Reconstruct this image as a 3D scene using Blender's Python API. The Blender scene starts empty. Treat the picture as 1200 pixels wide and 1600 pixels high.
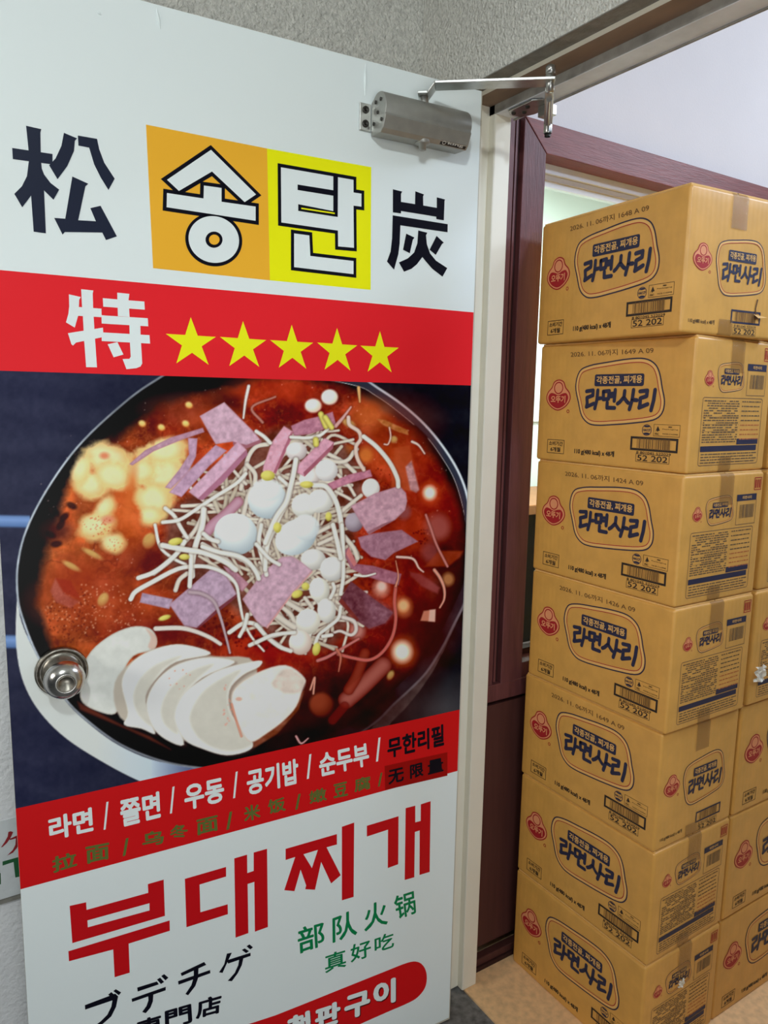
import bpy, bmesh, math, random
import numpy as np
from mathutils import Vector, Matrix
from mathutils.geometry import tessellate_polygon

C = bpy.context.scene.collection
S = bpy.context.scene

# ------------------------------------------------------------------ camera, world, lights, exposure
CAM = np.array([-0.9773, -1.1946, 1.42])
AZ, PITCH, ROLL, FPX = math.radians(57.2), math.radians(8.5388), math.radians(-1.06664), 1165.6154
_f0 = np.array([math.cos(AZ), math.sin(AZ), 0.0]); _r0 = np.array([math.sin(AZ), -math.cos(AZ), 0.0])
_up = np.array([0, 0, 1.0])
FWD = _f0*math.cos(PITCH) - _up*math.sin(PITCH)
UPV = _f0*math.sin(PITCH) + _up*math.cos(PITCH)
RGT = _r0*math.cos(ROLL) - UPV*math.sin(ROLL)
TOP = _r0*math.sin(ROLL) + UPV*math.cos(ROLL)
cam_data = bpy.data.cameras.new('camera')
cam_data.sensor_fit = 'VERTICAL'; cam_data.sensor_height = 36; cam_data.lens = FPX/1600*36
cam_data.clip_start = 0.02
cam = bpy.data.objects.new('camera', cam_data); C.objects.link(cam)
M = Matrix(((RGT[0], TOP[0], -FWD[0], CAM[0]), (RGT[1], TOP[1], -FWD[1], CAM[1]),
            (RGT[2], TOP[2], -FWD[2], CAM[2]), (0, 0, 0, 1)))
cam.matrix_world = M
S.camera = cam

S.view_settings.view_transform = 'Standard'; S.view_settings.look = 'None'
S.view_settings.gamma = 1; S.view_settings.use_curve_mapping = False
S.view_settings.exposure = 0.0

w = bpy.data.worlds.new('world'); S.world = w; w.use_nodes = True
w.node_tree.nodes['Background'].inputs[0].default_value = (0.86, 0.95, 1.0, 1)
w.node_tree.nodes['Background'].inputs[1].default_value = 0.04

def lamp(name, loc, target, size, power, col, spread=180):
    l = bpy.data.lights.new(name, 'AREA'); l.spread = math.radians(spread); l.shape = 'DISK'; l.size = size; l.energy = power; l.color = col
    o = bpy.data.objects.new(name, l); C.objects.link(o); o.location = loc
    d = Vector(target) - Vector(loc); o.rotation_euler = d.to_track_quat('-Z', 'Y').to_euler()
    return o
lamp('corridor_ceiling_light', (-1.25, -1.55, 2.38), (-0.4, -0.10, 1.0), 0.12, 11.0, (0.92, 1.0, 1.02))
lamp('carton_side_fill', (-2.7, -0.75, 1.9), (0.25, -0.15, 1.15), 0.5, 2.5, (1.03, 1.0, 0.93), 60)  # added fill for the long sides of the cartons, no known fixture
lamp('low_door_fill', (-1.15, -2.9, 0.75), (-0.3, 0.0, 0.5), 1.3, 17.5, (0.98, 1.0, 1.0))  # added low fill that evens out the door, no known entrance
lamp('storeroom_ceiling_light', (1.40, -1.20, 2.70), (0.5, -0.3, 1.2), 0.26, 6, (0.86, 0.98, 1.18))
lamp('carton_end_fill', (0.40, -2.1, 2.45), (0.45, -0.3, 1.75), 0.2, 1.7, (0.80, 0.98, 1.28), 60)  # added cool fill aimed at the upper carton ends
lamp('inner_wall_fill', (1.9, -0.9, 2.6), (0.7, -0.1, 1.6), 0.26, 11.5, (0.86, 0.98, 1.18))  # extra fill put in to lift the white inner wall
lamp('dining_room_ceiling_light', (1.0, 0.75, 2.36), (1.0, 0.95, 0.0), 0.6, 52, (0.93, 1.0, 0.98))

# ------------------------------------------------------------------ helpers
def lin(c):
    c = np.asarray(c, float)/255.0
    return np.where(c <= 0.04045, c/12.92, ((c+0.055)/1.055)**2.4)
def ray(px, py):
    return FWD + RGT*((px-600)/FPX) + TOP*((800-py)/FPX)
def on(px, py, n, x0):
    d = ray(px, py); n = np.asarray(n, float)
    return CAM + d*(((np.asarray(x0, float)-CAM) @ n)/(d @ n))

def new_mat(name):
    m = bpy.data.materials.new(name); m.use_nodes = True
    return m, m.node_tree, m.node_tree.nodes['Principled BSDF']
def mat(name, rgb, rough=0.5, metal=0.0, spec=0.5, var=0.0, vscale=20, bump=0.0, bscale=200, stretch=(1, 1, 1), coat=0.0, detail=4):
    """rgb as 0..255 surface colour; var = share of noise in the colour; bump = strength"""
    m, nt, b = new_mat(name)
    base = tuple(lin(rgb)) + (1,)
    b.inputs['Base Color'].default_value = base; b.inputs['Roughness'].default_value = rough
    b.inputs['Metallic'].default_value = metal; b.inputs['Specular IOR Level'].default_value = spec
    b.inputs['Coat Weight'].default_value = coat; b.inputs['Coat Roughness'].default_value = 0.15
    if var or bump:
        tc = nt.nodes.new('ShaderNodeTexCoord'); mp = nt.nodes.new('ShaderNodeMapping')
        mp.inputs['Scale'].default_value = stretch; nt.links.new(tc.outputs['Object'], mp.inputs['Vector'])
    if var:
        n = nt.nodes.new('ShaderNodeTexNoise'); n.inputs['Scale'].default_value = vscale; n.inputs['Detail'].default_value = detail
        nt.links.new(mp.outputs[0], n.inputs['Vector'])
        r = nt.nodes.new('ShaderNodeMapRange'); r.inputs[1].default_value = 0.3; r.inputs[2].default_value = 0.7
        r.inputs[3].default_value = 1-var; r.inputs[4].default_value = 1+var
        nt.links.new(n.outputs[0], r.inputs[0])
        mx = nt.nodes.new('ShaderNodeVectorMath'); mx.operation = 'SCALE'; mx.inputs[0].default_value = base[:3]
        nt.links.new(r.outputs[0], mx.inputs['Scale']); nt.links.new(mx.outputs[0], b.inputs['Base Color'])
    if bump:
        n2 = nt.nodes.new('ShaderNodeTexNoise'); n2.inputs['Scale'].default_value = bscale; n2.inputs['Detail'].default_value = 6
        nt.links.new(mp.outputs[0], n2.inputs['Vector'])
        bp = nt.nodes.new('ShaderNodeBump'); bp.inputs['Strength'].default_value = bump; bp.inputs['Distance'].default_value = 0.01
        nt.links.new(n2.outputs[0], bp.inputs['Height']); nt.links.new(bp.outputs[0], b.inputs['Normal'])
    return m

class MB:
    """collects polygons with materials, builds ONE mesh object"""
    def __init__(s): s.v = []; s.f = []; s.m = []; s.mats = []; s.smooth = []
    def mi(s, m):
        if m not in s.mats: s.mats.append(m)
        return s.mats.index(m)
    def add(s, vs, fs, m, smooth=False):
        o = len(s.v); k = s.mi(m); s.v += [tuple(map(float, p)) for p in vs]
        for f in fs: s.f.append(tuple(i+o for i in f)); s.m.append(k); s.smooth.append(smooth)
    def box(s, a, b, m):
        (x0, y0, z0), (x1, y1, z1) = a, b
        s.add([(x0,y0,z0),(x1,y0,z0),(x1,y1,z0),(x0,y1,z0),(x0,y0,z1),(x1,y0,z1),(x1,y1,z1),(x0,y1,z1)],
              [(0,3,2,1),(4,5,6,7),(0,1,5,4),(1,2,6,5),(2,3,7,6),(3,0,4,7)], m)
    def prism(s, pts, frame, h, m):
        """pts: 2D outline; frame(a, b, t) -> 3D; extruded t from h[0] to h[1]"""
        n = len(pts); lo = [frame(a, b, h[0]) for a, b in pts]; hi = [frame(a, b, h[1]) for a, b in pts]
        s.add(lo+hi, [tuple(range(n))[::-1], tuple(range(n, 2*n))] + [(i, (i+1) % n, n+(i+1) % n, n+i) for i in range(n)], m)
    def tube(s, pts, r, m, n=12, cap=True):
        pts = [Vector(p) for p in pts]; rs = r if isinstance(r, (list, tuple)) else [r]*len(pts)
        vs = []; fs = []
        for i, p in enumerate(pts):
            t = (pts[min(i+1, len(pts)-1)]-pts[max(i-1, 0)]).normalized()
            a = t.cross(Vector((0, 0, 1)) if abs(t.z) < 0.9 else Vector((1, 0, 0))).normalized(); b = t.cross(a)
            for k in range(n):
                an = 2*math.pi*k/n; vs.append(p+a*(rs[i]*math.cos(an))+b*(rs[i]*math.sin(an)))
        for i in range(len(pts)-1):
            for k in range(n): fs.append((i*n+k, i*n+(k+1) % n, (i+1)*n+(k+1) % n, (i+1)*n+k))
        s.add(vs, fs, m, True)
        if cap: s.add(vs[:n], [tuple(range(n))], m); s.add(vs[-n:], [tuple(range(n))[::-1]], m)
    def lathe(s, prof, frame, m, n=48):
        """prof: (radius, height) along the axis; frame(a, b, t) -> 3D"""
        vs = []; fs = []
        for r, h in prof:
            for k in range(n): an = 2*math.pi*k/n; vs.append(frame(r*math.cos(an), r*math.sin(an), h))
        for i in range(len(prof)-1):
            for k in range(n): fs.append((i*n+k, i*n+(k+1) % n, (i+1)*n+(k+1) % n, (i+1)*n+k))
        fs.append(tuple(range((len(prof)-1)*n, len(prof)*n)))
        s.add(vs, fs, m, True)
    def build(s, name, parent=None, loc=None, bevel=0.0, label=None):
        me = bpy.data.meshes.new(name); me.from_pydata(s.v, [], s.f)
        for m in s.mats: me.materials.append(m)
        me.polygons.foreach_set('material_index', s.m); me.polygons.foreach_set('use_smooth', s.smooth)
        me.update()
        o = bpy.data.objects.new(name, me); C.objects.link(o)
        if parent: o.parent = parent
        if loc: o.location = loc
        if label: o['label'] = label
        if bevel:
            bv = o.modifiers.new('bevel', 'BEVEL'); bv.width = bevel; bv.segments = 2; bv.limit_method = 'ANGLE'
            bv.angle_limit = math.radians(50)
        return o
def struct(o): o['kind'] = 'structure'; return o
def tag(o, label, cat, group=None, kind=None):
    o['label'] = label; o['category'] = cat
    if group: o['group'] = group
    if kind: o['kind'] = kind
    return o
def empty(name, loc, rz=0.0):
    o = bpy.data.objects.new(name, None); C.objects.link(o); o.location = loc; o.rotation_euler = (0, 0, rz)
    o.empty_display_size = 0.05
    return o

# ---- flat print: polygons, outlines and lettering laid on a surface through place(u, v, layer) -> 3D
_glyphs = {}
def glyphs(s):
    if s not in _glyphs:
        cu = bpy.data.curves.new('text', 'FONT'); cu.body = s; cu.size = 1; cu.resolution_u = 3
        o = bpy.data.objects.new('text', cu); C.objects.link(o); bpy.context.view_layer.update()
        me = bpy.data.meshes.new_from_object(o.evaluated_get(bpy.context.evaluated_depsgraph_get()))
        v = np.array([q.co[:2] for q in me.vertices]); f = [tuple(p.vertices) for p in me.polygons]
        bpy.data.objects.remove(o); bpy.data.curves.remove(cu); bpy.data.meshes.remove(me)
        _glyphs[s] = (v, f)
    return _glyphs[s]
def text(mb, s, quad, place, layer, m, bold=0.0):
    """quad: BL, BR, TR, TL in (u, v); bold: stroke thickening in em"""
    v, f = glyphs(s); offs = [(0, 0)]
    if bold: offs = [(bold*math.cos(k*math.pi/4), bold*math.sin(k*math.pi/4)) for k in range(8)]
    lo, hi = v.min(0)-bold, v.max(0)+bold; q = [np.array(p, float) for p in quad]
    for k_, (ox, oy) in enumerate(offs):
        t = (v+np.array([ox, oy])-lo)/(hi-lo); a, b = t[:, :1], t[:, 1:]
        p = q[0]*(1-a)*(1-b)+q[1]*a*(1-b)+q[2]*a*b+q[3]*(1-a)*b
        mb.add([place(x, y, layer+0.1*k_) for x, y in p], f, m)
def rect_quad(u0, v0, u1, v1): return [(u0, v0), (u1, v0), (u1, v1), (u0, v1)]
def fill(mb, loops, place, layer, m):
    if not isinstance(loops[0][0], (tuple, list, np.ndarray)): loops = [loops]
    tri = tessellate_polygon([[Vector((p[0], p[1], 0)) for p in l] for l in loops])
    pts = [p for l in loops for p in l]
    mb.add([place(p[0], p[1], layer) for p in pts], [tuple(t) for t in tri], m)
def offset(pts, d):
    p = np.array(pts, float); n = len(p)
    area = 0.5*sum(p[i][0]*p[(i+1) % n][1]-p[(i+1) % n][0]*p[i][1] for i in range(n))
    sgn = 1 if area > 0 else -1; out = []
    for i in range(n):
        a, b, c = p[i-1], p[i], p[(i+1) % n]
        e1 = (b-a)/np.linalg.norm(b-a); e2 = (c-b)/np.linalg.norm(c-b)
        n1 = np.array([e1[1], -e1[0]])*sgn; n2 = np.array([e2[1], -e2[0]])*sgn
        k = max(0.35, 1+n1 @ n2); out.append(tuple(b+(n1+n2)*d/k))
    return out
def outline(mb, pts, wd, place, layer, m):
    a = offset(pts, wd/2); b = offset(pts, -wd/2); n = len(pts)
    mb.add([place(x, y, layer) for x, y in a+b], [(i, (i+1) % n, n+(i+1) % n, n+i) for i in range(n)], m)
def ell(cx, cy, rx, ry, n=40, rot=0.0, a0=0.0, a1=2*math.pi):
    return [(cx+rx*math.cos(t)*math.cos(rot)-ry*math.sin(t)*math.sin(rot), cy+rx*math.cos(t)*math.sin(rot)+ry*math.sin(t)*math.cos(rot))
            for t in [a0+(a1-a0)*k/n for k in range(n)]]
def smooth(pts, k=6):
    p = np.array(pts, float); n = len(p); out = []
    for i in range(n):
        a, b, c, d = p[i-1], p[i], p[(i+1) % n], p[(i+2) % n]
        for t in np.arange(k)/k:
            out.append(tuple(0.5*(2*b+(c-a)*t+(2*a-5*b+4*c-d)*t*t+(3*b-a-3*c+d)*t**3)))
    return out
def rrect(u0, v0, u1, v1, r, n=5):
    o = []
    for cx, cy, a in ((u1-r, v1-r, 0), (u0+r, v1-r, 90), (u0+r, v0+r, 180), (u1-r, v0+r, 270)):
        for k in range(n+1): t = math.radians(a+90*k/n); o.append((cx+r*math.cos(t), cy+r*math.sin(t)))
    return o

# ------------------------------------------------------------------ materials of the place
M_stucco = mat('grey_roughcast', (222, 221, 213), 0.9, var=0.16, vscale=120, bump=1.0, bscale=170, spec=0.2)
M_stucco_white = mat('white_roughcast', (236, 238, 240), 0.85, var=0.03, vscale=20, bump=0.45, bscale=110, spec=0.25)
M_cream = mat('cream_painted_steel', (238, 233, 216), 0.45, var=0.04, vscale=6, spec=0.4)
M_head = mat('dirty_shaded_steel', (138, 116, 98), 0.6, var=0.22, vscale=22, spec=0.3, stretch=(1, 0.3, 1))  # brown holds the shade under the cream head as well as its dirt
M_headgrey = mat('dusty_grey_steel', (150, 147, 140), 0.65, var=0.25, vscale=30, spec=0.3)
M_stop = mat('grey_blue_steel', (226, 232, 240), 0.45, var=0.12, vscale=16, spec=0.4)
M_soffit = mat('dusty_mortar', (140, 138, 130), 0.9, var=0.15, vscale=40, bump=0.5, bscale=120, spec=0.1)
M_inner = mat('white_wallpaper', (226, 220, 218), 0.7, var=0.02, vscale=5, bump=0.05, bscale=250, spec=0.3)
M_floor = mat('tan_sheet_floor', (246, 206, 156), 0.45, var=0.14, vscale=55, spec=0.35, detail=8)
M_granite = mat('grey_granite', (112, 112, 112), 0.5, var=0.5, vscale=60, spec=0.4, detail=8)
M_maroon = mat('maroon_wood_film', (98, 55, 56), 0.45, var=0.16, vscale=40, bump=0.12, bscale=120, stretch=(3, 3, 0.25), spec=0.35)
M_maroon_h = mat('maroon_wood_film_level_lit', (128, 72, 70), 0.45, var=0.16, vscale=40, bump=0.12, bscale=120, stretch=(0.25, 3, 3), spec=0.35)  # lighter, redder than the stiles: light on the rail put into its colour
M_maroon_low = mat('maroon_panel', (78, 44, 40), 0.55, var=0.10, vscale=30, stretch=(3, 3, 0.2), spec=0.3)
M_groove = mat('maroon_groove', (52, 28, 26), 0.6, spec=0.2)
M_alu = mat('pale_aluminium', (228, 234, 242), 0.4, metal=0.0, spec=0.5)
M_alu_br = mat('brown_gasket', (186, 178, 170), 0.6)
M_backwall = mat('pale_green_wall', (226, 236, 230), 0.7, spec=0.2)
M_dark = mat('black_cabinet', (9, 9, 10), 0.6, spec=0.1)
M_leafedge = mat('cream_door_edge', (198, 194, 178), 0.5)
M_ceil = mat('ceiling_white', (225, 226, 224), 0.8)

# ------------------------------------------------------------------ the setting
def boxobj(name, a, b, m, bevel=0.0, parent=None):
    q = MB(); q.box(a, b, m); return q.build(name, parent, bevel=bevel)
struct(boxobj('floor', (0.088, -2.8, -0.05), (2.6, 1.6, 0.0), M_floor))
struct(boxobj('floor_corridor', (-3.0, -4.2, -0.06), (0.0875, 0.2, -0.004), M_granite))
struct(boxobj('ceiling', (0.13, -2.8, 2.8), (2.6, 1.6, 2.85), M_ceil))
struct(boxobj('ceiling_corridor', (-3.0, -4.2, 2.45), (-0.007, 0.2, 2.5), M_ceil))
struct(boxobj('wall_back', (-3.0, 0.2, -0.05), (0.12, 0.30, 2.5), M_stucco_white))
# upper grey band of the roughcast behind and above the door
struct(boxobj('wall_left', (-3.0, 0.196, 1.55), (-0.006, 0.2, 2.45), M_stucco))
q = MB()
q.box((-0.007, -4.2, 2.028), (0.029, 0.2, 2.45), M_stucco)                 # roughcast above the opening
q.box((-0.007, 0.085, 0.0), (0.029, 0.2, 2.028), M_stucco)                 # roughcast beside the hinge jamb
q.box((-0.007, -4.2, 0.0), (0.128, -0.932, 2.03), M_stucco)
struct(q.build('wall_right'))
struct(boxobj('trim_1', (-0.0065, -0.90, 2.0265), (0.031, 0.085, 2.028), M_soffit))   # soffit strip under the roughcast
q = MB()                                                                    # steel frame: head, hinge jamb, strike jamb
q.box((0.030, -0.90, 2.0182), (0.0305, 0.083, 2.05), M_cream)
q.box((0.0305, -0.90, 2.018), (0.08, 0.083, 2.06), M_head)
q.box((0.08, -0.86, 2.0006), (0.0805, 0.075, 2.06), M_headgrey)
q.box((0.0805, -0.86, 2.000), (0.128, 0.0545, 2.06), M_stop)
q.box((0.128, -0.86, 1.997), (0.132, 0.055, 2.06), M_headgrey)
struct(q.build('trim_2', bevel=0.0012))
q = MB()
q.box((0.0305, 0.073, 0.0), (0.082, 0.12, 2.058), M_cream)
q.box((0.080, 0.055, 0.0), (0.124, 0.12, 2.06), M_cream)
q.box((0.030, -0.93, 0.0), (0.082, -0.873, 2.018), M_cream)
q.box((0.080, -0.93, 0.0), (0.130, -0.855, 2.0006), M_cream)
struct(q.build('trim_3', bevel=0.003))
struct(boxobj('wall_inner', (0.13, 0.118, 2.0), (2.6, 0.16, 2.8), M_inner))
struct(boxobj('wall_inner_end', (2.55, -2.8, 0.0), (2.6, 1.6, 2.8), M_inner))
struct(boxobj('wall_dining', (0.02, 1.5, 0.0), (2.6, 1.6, 2.8), M_backwall))
struct(boxobj('wall_dining_left', (0.02, 0.16, 0.0), (0.12, 1.5, 2.8), M_backwall))

# maroon partition with the sliding window
win = empty('window_1', (0.13, 0.1, 0)); struct(win)
def wpart(name, boxes, bevel=0.0):
    q = MB()
    for a, b, m in boxes: q.box(tuple(np.array(a)-np.array([0.13, 0.1, 0])), tuple(np.array(b)-np.array([0.13, 0.1, 0])), m)
    return q.build(name, win, bevel=bevel)
wpart('outer_stile', [((0.128, 0.100, 0.735), (0.176, 0.15, 2.06), M_maroon)], 0.002)
wpart('groove', [((0.170, 0.112, 0.745), (0.204, 0.15, 2.03), M_groove), ((0.184, 0.106, 0.75), (0.190, 0.113, 2.03), M_maroon)])
def wprism(name, pts, d, m):
    q = MB(); q.prism([(x-0.13, z) for x, z in pts], lambda a, b, t: (a, t, b), d, m); return q.build(name, win, bevel=0.0015)
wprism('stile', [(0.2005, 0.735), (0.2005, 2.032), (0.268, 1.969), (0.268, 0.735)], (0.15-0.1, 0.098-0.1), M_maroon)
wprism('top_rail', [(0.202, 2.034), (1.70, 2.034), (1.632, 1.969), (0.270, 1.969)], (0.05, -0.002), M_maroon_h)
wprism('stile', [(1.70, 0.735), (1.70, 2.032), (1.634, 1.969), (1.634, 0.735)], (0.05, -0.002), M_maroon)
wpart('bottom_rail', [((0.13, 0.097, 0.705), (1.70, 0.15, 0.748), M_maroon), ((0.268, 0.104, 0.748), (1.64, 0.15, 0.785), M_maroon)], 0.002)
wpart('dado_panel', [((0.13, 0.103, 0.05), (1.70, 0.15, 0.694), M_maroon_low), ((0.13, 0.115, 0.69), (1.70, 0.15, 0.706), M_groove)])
wpart('window_frame', [((0.262, 0.152, 1.950), (1.64, 0.160, 1.985), M_alu), ((0.262, 0.160, 1.938), (1.64, 0.168, 1.985), M_alu_br),
                       ((0.262, 0.168, 1.926), (1.64, 0.185, 1.985), M_alu), ((0.268, 0.15, 0.77), (1.634, 0.185, 0.80), M_groove)])
m, nt, b = new_mat('clear_glass'); nt.nodes.remove(b)
tr = nt.nodes.new('ShaderNodeBsdfTransparent'); tr.inputs[0].default_value = (0.93, 0.98, 0.96, 1)
gl = nt.nodes.new('ShaderNodeBsdfGlossy'); gl.inputs['Roughness'].default_value = 0.03
mx = nt.nodes.new('ShaderNodeMixShader'); fr = nt.nodes.new('ShaderNodeFresnel'); fr.inputs[0].default_value = 1.14
for s_, d_ in ((fr.outputs[0], mx.inputs[0]), (tr.outputs[0], mx.inputs[1]), (gl.outputs[0], mx.inputs[2]), (mx.outputs[0], nt.nodes['Material Output'].inputs[0])): nt.links.new(s_, d_)
M_glass = m
wpart('pane', [((0.262, 0.172, 0.79), (1.64, 0.176, 1.94), M_glass)])
q = MB(); q.box((0.13, 0.088, 0.0), (1.7, 0.11, 0.03), M_maroon_low); q.box((0.13, 0.082, 0.0), (1.7, 0.09, 0.012), M_groove)
struct(q.build('baseboard_inner', bevel=0.002))
struct(boxobj('wall_partition', (0.13, 0.15, 0.0), (1.7, 0.17, 0.78), M_maroon_low))
struct(boxobj('wall_inner_right', (1.70, 0.118, 0.0), (2.55, 0.16, 2.0), M_inner))

# things seen through the window of the next room
M_brown = mat('brown_counter_wood', (150, 96, 52), 0.45, var=0.1, vscale=20)
ct = empty('counter', (1.35, 1.15, 0)); tag(ct, 'dark counter with brown top seen through the gap beside the cartons', 'counter')
q = MB(); q.box((-0.55, -0.16, 0), (0.65, 0.30, 0.975), M_dark); q.build('base', ct)
q = MB(); q.box((-0.57, -0.18, 0.975), (0.67, 0.32, 1.015), M_brown); q.build('worktop', ct, bevel=0.004)
bd = empty('notice_board', (1.70, 1.5, 1.33)); tag(bd, 'white board with blue edge and yellow patch on the far wall behind the window', 'board')
q = MB(); q.box((-0.50, -0.012, 0.0), (0.6, -0.001, 0.55), mat('board_white', (240, 244, 246), 0.4)); q.build('panel', bd)
q = MB(); q.box((-0.02, -0.018, 0.0), (0.025, -0.012, 0.55), mat('board_blue', (110, 160, 205), 0.5)); q.build('edge_strip', bd)
q = MB(); q.box((0.035, -0.016, 0.26), (0.16, -0.012, 0.50), mat('board_yellow', (236, 205, 110), 0.5)); q.build('note', bd)

# ------------------------------------------------------------------ the open door
TH = math.radians(-3.56542)
DD = np.array([math.cos(TH), math.sin(TH), 0]); NN = np.array([math.sin(TH), -math.cos(TH), 0])
DW, DH = 0.8655, 2.0085
def dp(px, py, off=0.0):
    """photo point -> (u, z) on the door face"""
    X = on(px, py, NN, NN*off); return (float(X @ DD), float(X[2]))
def px_of(u, z):
    X = u[..., None]*DD + z[..., None]*np.array([0, 0, 1.0]) - CAM
    d = X @ FWD; return 600+FPX*(X @ RGT)/d, 800-FPX*(X @ TOP)/d
door = empty('door_1', (0, 0, 0), TH); struct(door)
q = MB(); q.box((-DW, 0.0, 0.006), (0.0, 0.04, DH), M_leafedge); q.build('leaf', door, bevel=0.0015)
# knob (rose, knob, button)
M_steel = mat('satin_stainless', (205, 203, 198), 0.22, metal=1.0, var=0.05, vscale=60)
M_steel_dirty = mat('grimy_stainless', (150, 145, 135), 0.38, metal=1.0, var=0.35, vscale=130)
ku, kz = -0.7895, 0.9805
kf = lambda a, b, t: (ku+a, -t, kz+b)
q = MB(); q.lathe([(0.0390, 0.0006), (0.0402, 0.004), (0.0396, 0.010), (0.0375, 0.0125), (0.0355, 0.0115), (0.0335, 0.0085), (0.0300, 0.0085), (0.0270, 0.014), (0.0215, 0.020), (0.0190, 0.030)], kf, M_steel_dirty)
rose = q.build('door_knob', door, label='round stainless steel door knob')
q = MB(); q.lathe([(0.0190, 0.026), (0.0262, 0.034), (0.0296, 0.041), (0.0305, 0.047), (0.0297, 0.052), (0.0262, 0.0585), (0.0205, 0.0635), (0.0150, 0.0662), (0.0135, 0.0664), (0.0128, 0.0652)], kf, M_steel); q.build('grip', rose)
q = MB(); q.lathe([(0.0128, 0.0642), (0.0126, 0.0668), (0.0118, 0.0672), (0.0110, 0.0658), (0.0, 0.0657)], kf, M_steel_dirty); q.build('button', rose)

# ------------------------------------------------------------------ poster on the door
GAIN = 0.70
def ink(name, rgb, rough=0.40, **k):
    m, nt, b = new_mat(name); c = np.clip(lin(rgb)/GAIN-0.014, 0.002, 0.95)
    b.inputs['Base Color'].default_value = (c[0], c[1], c[2], 1); b.inputs['Roughness'].default_value = rough
    b.inputs['Specular IOR Level'].default_value = 0.14
    return m
I_white = ink('vinyl_white', (203, 211, 211)); I_red = ink('ink_red', (206, 42, 48)); I_red2 = ink('ink_red_deep', (186, 32, 34))
I_orange = ink('ink_orange', (215, 160, 52)); I_yellow = ink('ink_yellow', (220, 220, 30)); I_black = ink('ink_black', (24, 26, 34))
I_navy = ink('ink_blueblack', (38, 42, 56)); I_star = ink('ink_star_yellow', (219, 216, 36)); I_green = ink('ink_green', (26, 116, 70))
I_fade = ink('ink_faded_green', (88, 98, 52)); I_dkred = ink('ink_patch_red', (140, 18, 22)); I_title = ink('ink_title_red', (176, 30, 34))
I_shadow = ink('ink_letter_edge', (72, 12, 14))
L = 0.00022
poster = empty('menu_poster', (0, 0, 0), TH)
tag(poster, 'large glossy menu poster with a stew photograph covering the open door', 'poster')
P = lambda u, z, layer: (u, -0.0007-L*layer, z)
q = MB(); q.box((-DW-0.0006, -0.0007, 0.012), (-0.0035, -0.0001, DH-0.001), I_white); q.build('vinyl_sheet', poster)
def crop(x0, y0, s): return lambda pts: [dp(x0+x/s, y0+y/s) for x, y in pts]
ZR1, ZR0, ZB1, ZB0 = 1.596, 1.4523, 0.7617, 0.6203
R_ = -0.004; L_ = -DW-0.0007
q = MB(); fill(q, rect_quad(L_, ZR0, R_, ZR1), P, 1, I_red); q.build('red_band', poster)
q = MB(); fill(q, rect_quad(L_, ZB0, R_, ZB1), P, 1, I_red2); q.build('menu_band', poster)
c = crop(220, 180, 3.158)
q = MB(); fill(q, c([(25, 47), (622, 165), (636, 815), (60, 755)]), P, 1, I_orange); q.build('orange_panel', poster)
q = MB(); fill(q, c([(622, 165), (1136, 257), (1133, 862), (636, 815)]), P, 1, I_yellow); q.build('yellow_panel', poster)
# 송
q = MB(); BW = 0.0058
for pts in ([(345, 172), (567, 392), (511, 430), (350, 279), (187, 375), (128, 320)],
            [(128, 385), (308, 412), (310, 348), (397, 360), (397, 428), (565, 452), (565, 522), (126, 455)]):
    t = c(pts); fill(q, offset(t, BW), P, 2, I_black)
t = c(ell(359, 615, 142, 130, 56, 0.35)); fill(q, t, P, 2, I_black)
fill(q, c(ell(359, 614, 126, 114, 56, 0.35)), P, 3, I_white); fill(q, c(ell(360, 615, 42, 40, 32)), P, 4, I_black); fill(q, c(ell(361, 615, 26, 25, 32)), P, 5, I_orange)
for pts in ([(128, 385), (308, 412), (310, 348), (397, 360), (397, 428), (565, 452), (565, 522), (126, 455)],
            [(345, 172), (567, 392), (511, 430), (350, 279), (187, 375), (128, 320)]):
    fill(q, c(pts), P, 4, I_white)
q.build('outlined_character', poster, label='white black-edged character on orange')
# 탄
q = MB()
t = c([(690, 258), (1048, 320), (1048, 382), (1087, 388), (1087, 452), (1048, 447), (1050, 655), (972, 648), (971, 570), (692, 530)])
fill(q, offset(t, BW), P, 2, I_black); fill(q, t, P, 3, I_white)
for pts in ([(772, 343), (952, 372), (952, 399), (772, 370)], [(948, 296), (971, 300), (970, 503), (948, 500)], [(775, 440), (968, 478), (968, 503), (775, 473)]): fill(q, c(pts), P, 4, I_black)
fill(q, c([(790, 457), (955, 482), (955, 489), (790, 464)]), P, 5, I_yellow)
t = c([(755, 584), (830, 594), (835, 695), (1048, 720), (1048, 785), (755, 750)])
fill(q, offset(t, BW), P, 2, I_black); fill(q, t, P, 3, I_white)
q.build('outlined_character', poster, label='white black-edged character on yellow')
def lettering(name, cr, polys, m, label=None, layer=2):
    q = MB()
    for k_, p in enumerate(polys): fill(q, cr(p), P, layer+0.08*k_, m)
    return q.build(name, poster, label=label)
lettering('black_character', crop(0, 0, 3.81), [
    [(155, 750), (245, 770), (240, 790), (243, 950), (262, 1140), (273, 1390), (200, 1380), (185, 1170), (170, 900)],
    [(72, 882), (312, 918), (312, 980), (76, 948)],
    [(172, 955), (160, 1050), (130, 1110), (85, 1155), (132, 1235), (185, 1165), (225, 1050), (235, 970)],
    [(235, 970), (262, 1040), (300, 1090), (352, 1130), (318, 1190), (262, 1135), (225, 1080)],
    [(380, 792), (458, 825), (445, 840), (440, 900), (400, 990), (342, 1068), (292, 985), (330, 945), (365, 870)],
    [(463, 808), (577, 828), (590, 890), (620, 970), (682, 1065), (645, 1132), (600, 1060), (560, 980), (530, 880), (466, 868)],
    [(430, 1052), (525, 1095), (508, 1110), (465, 1312), (570, 1318), (537, 1240), (598, 1226), (695, 1408), (630, 1430), (608, 1385), (385, 1382), (372, 1398), (322, 1298), (388, 1303)]],
    I_navy, 'black pine-tree character at the left')
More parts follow.
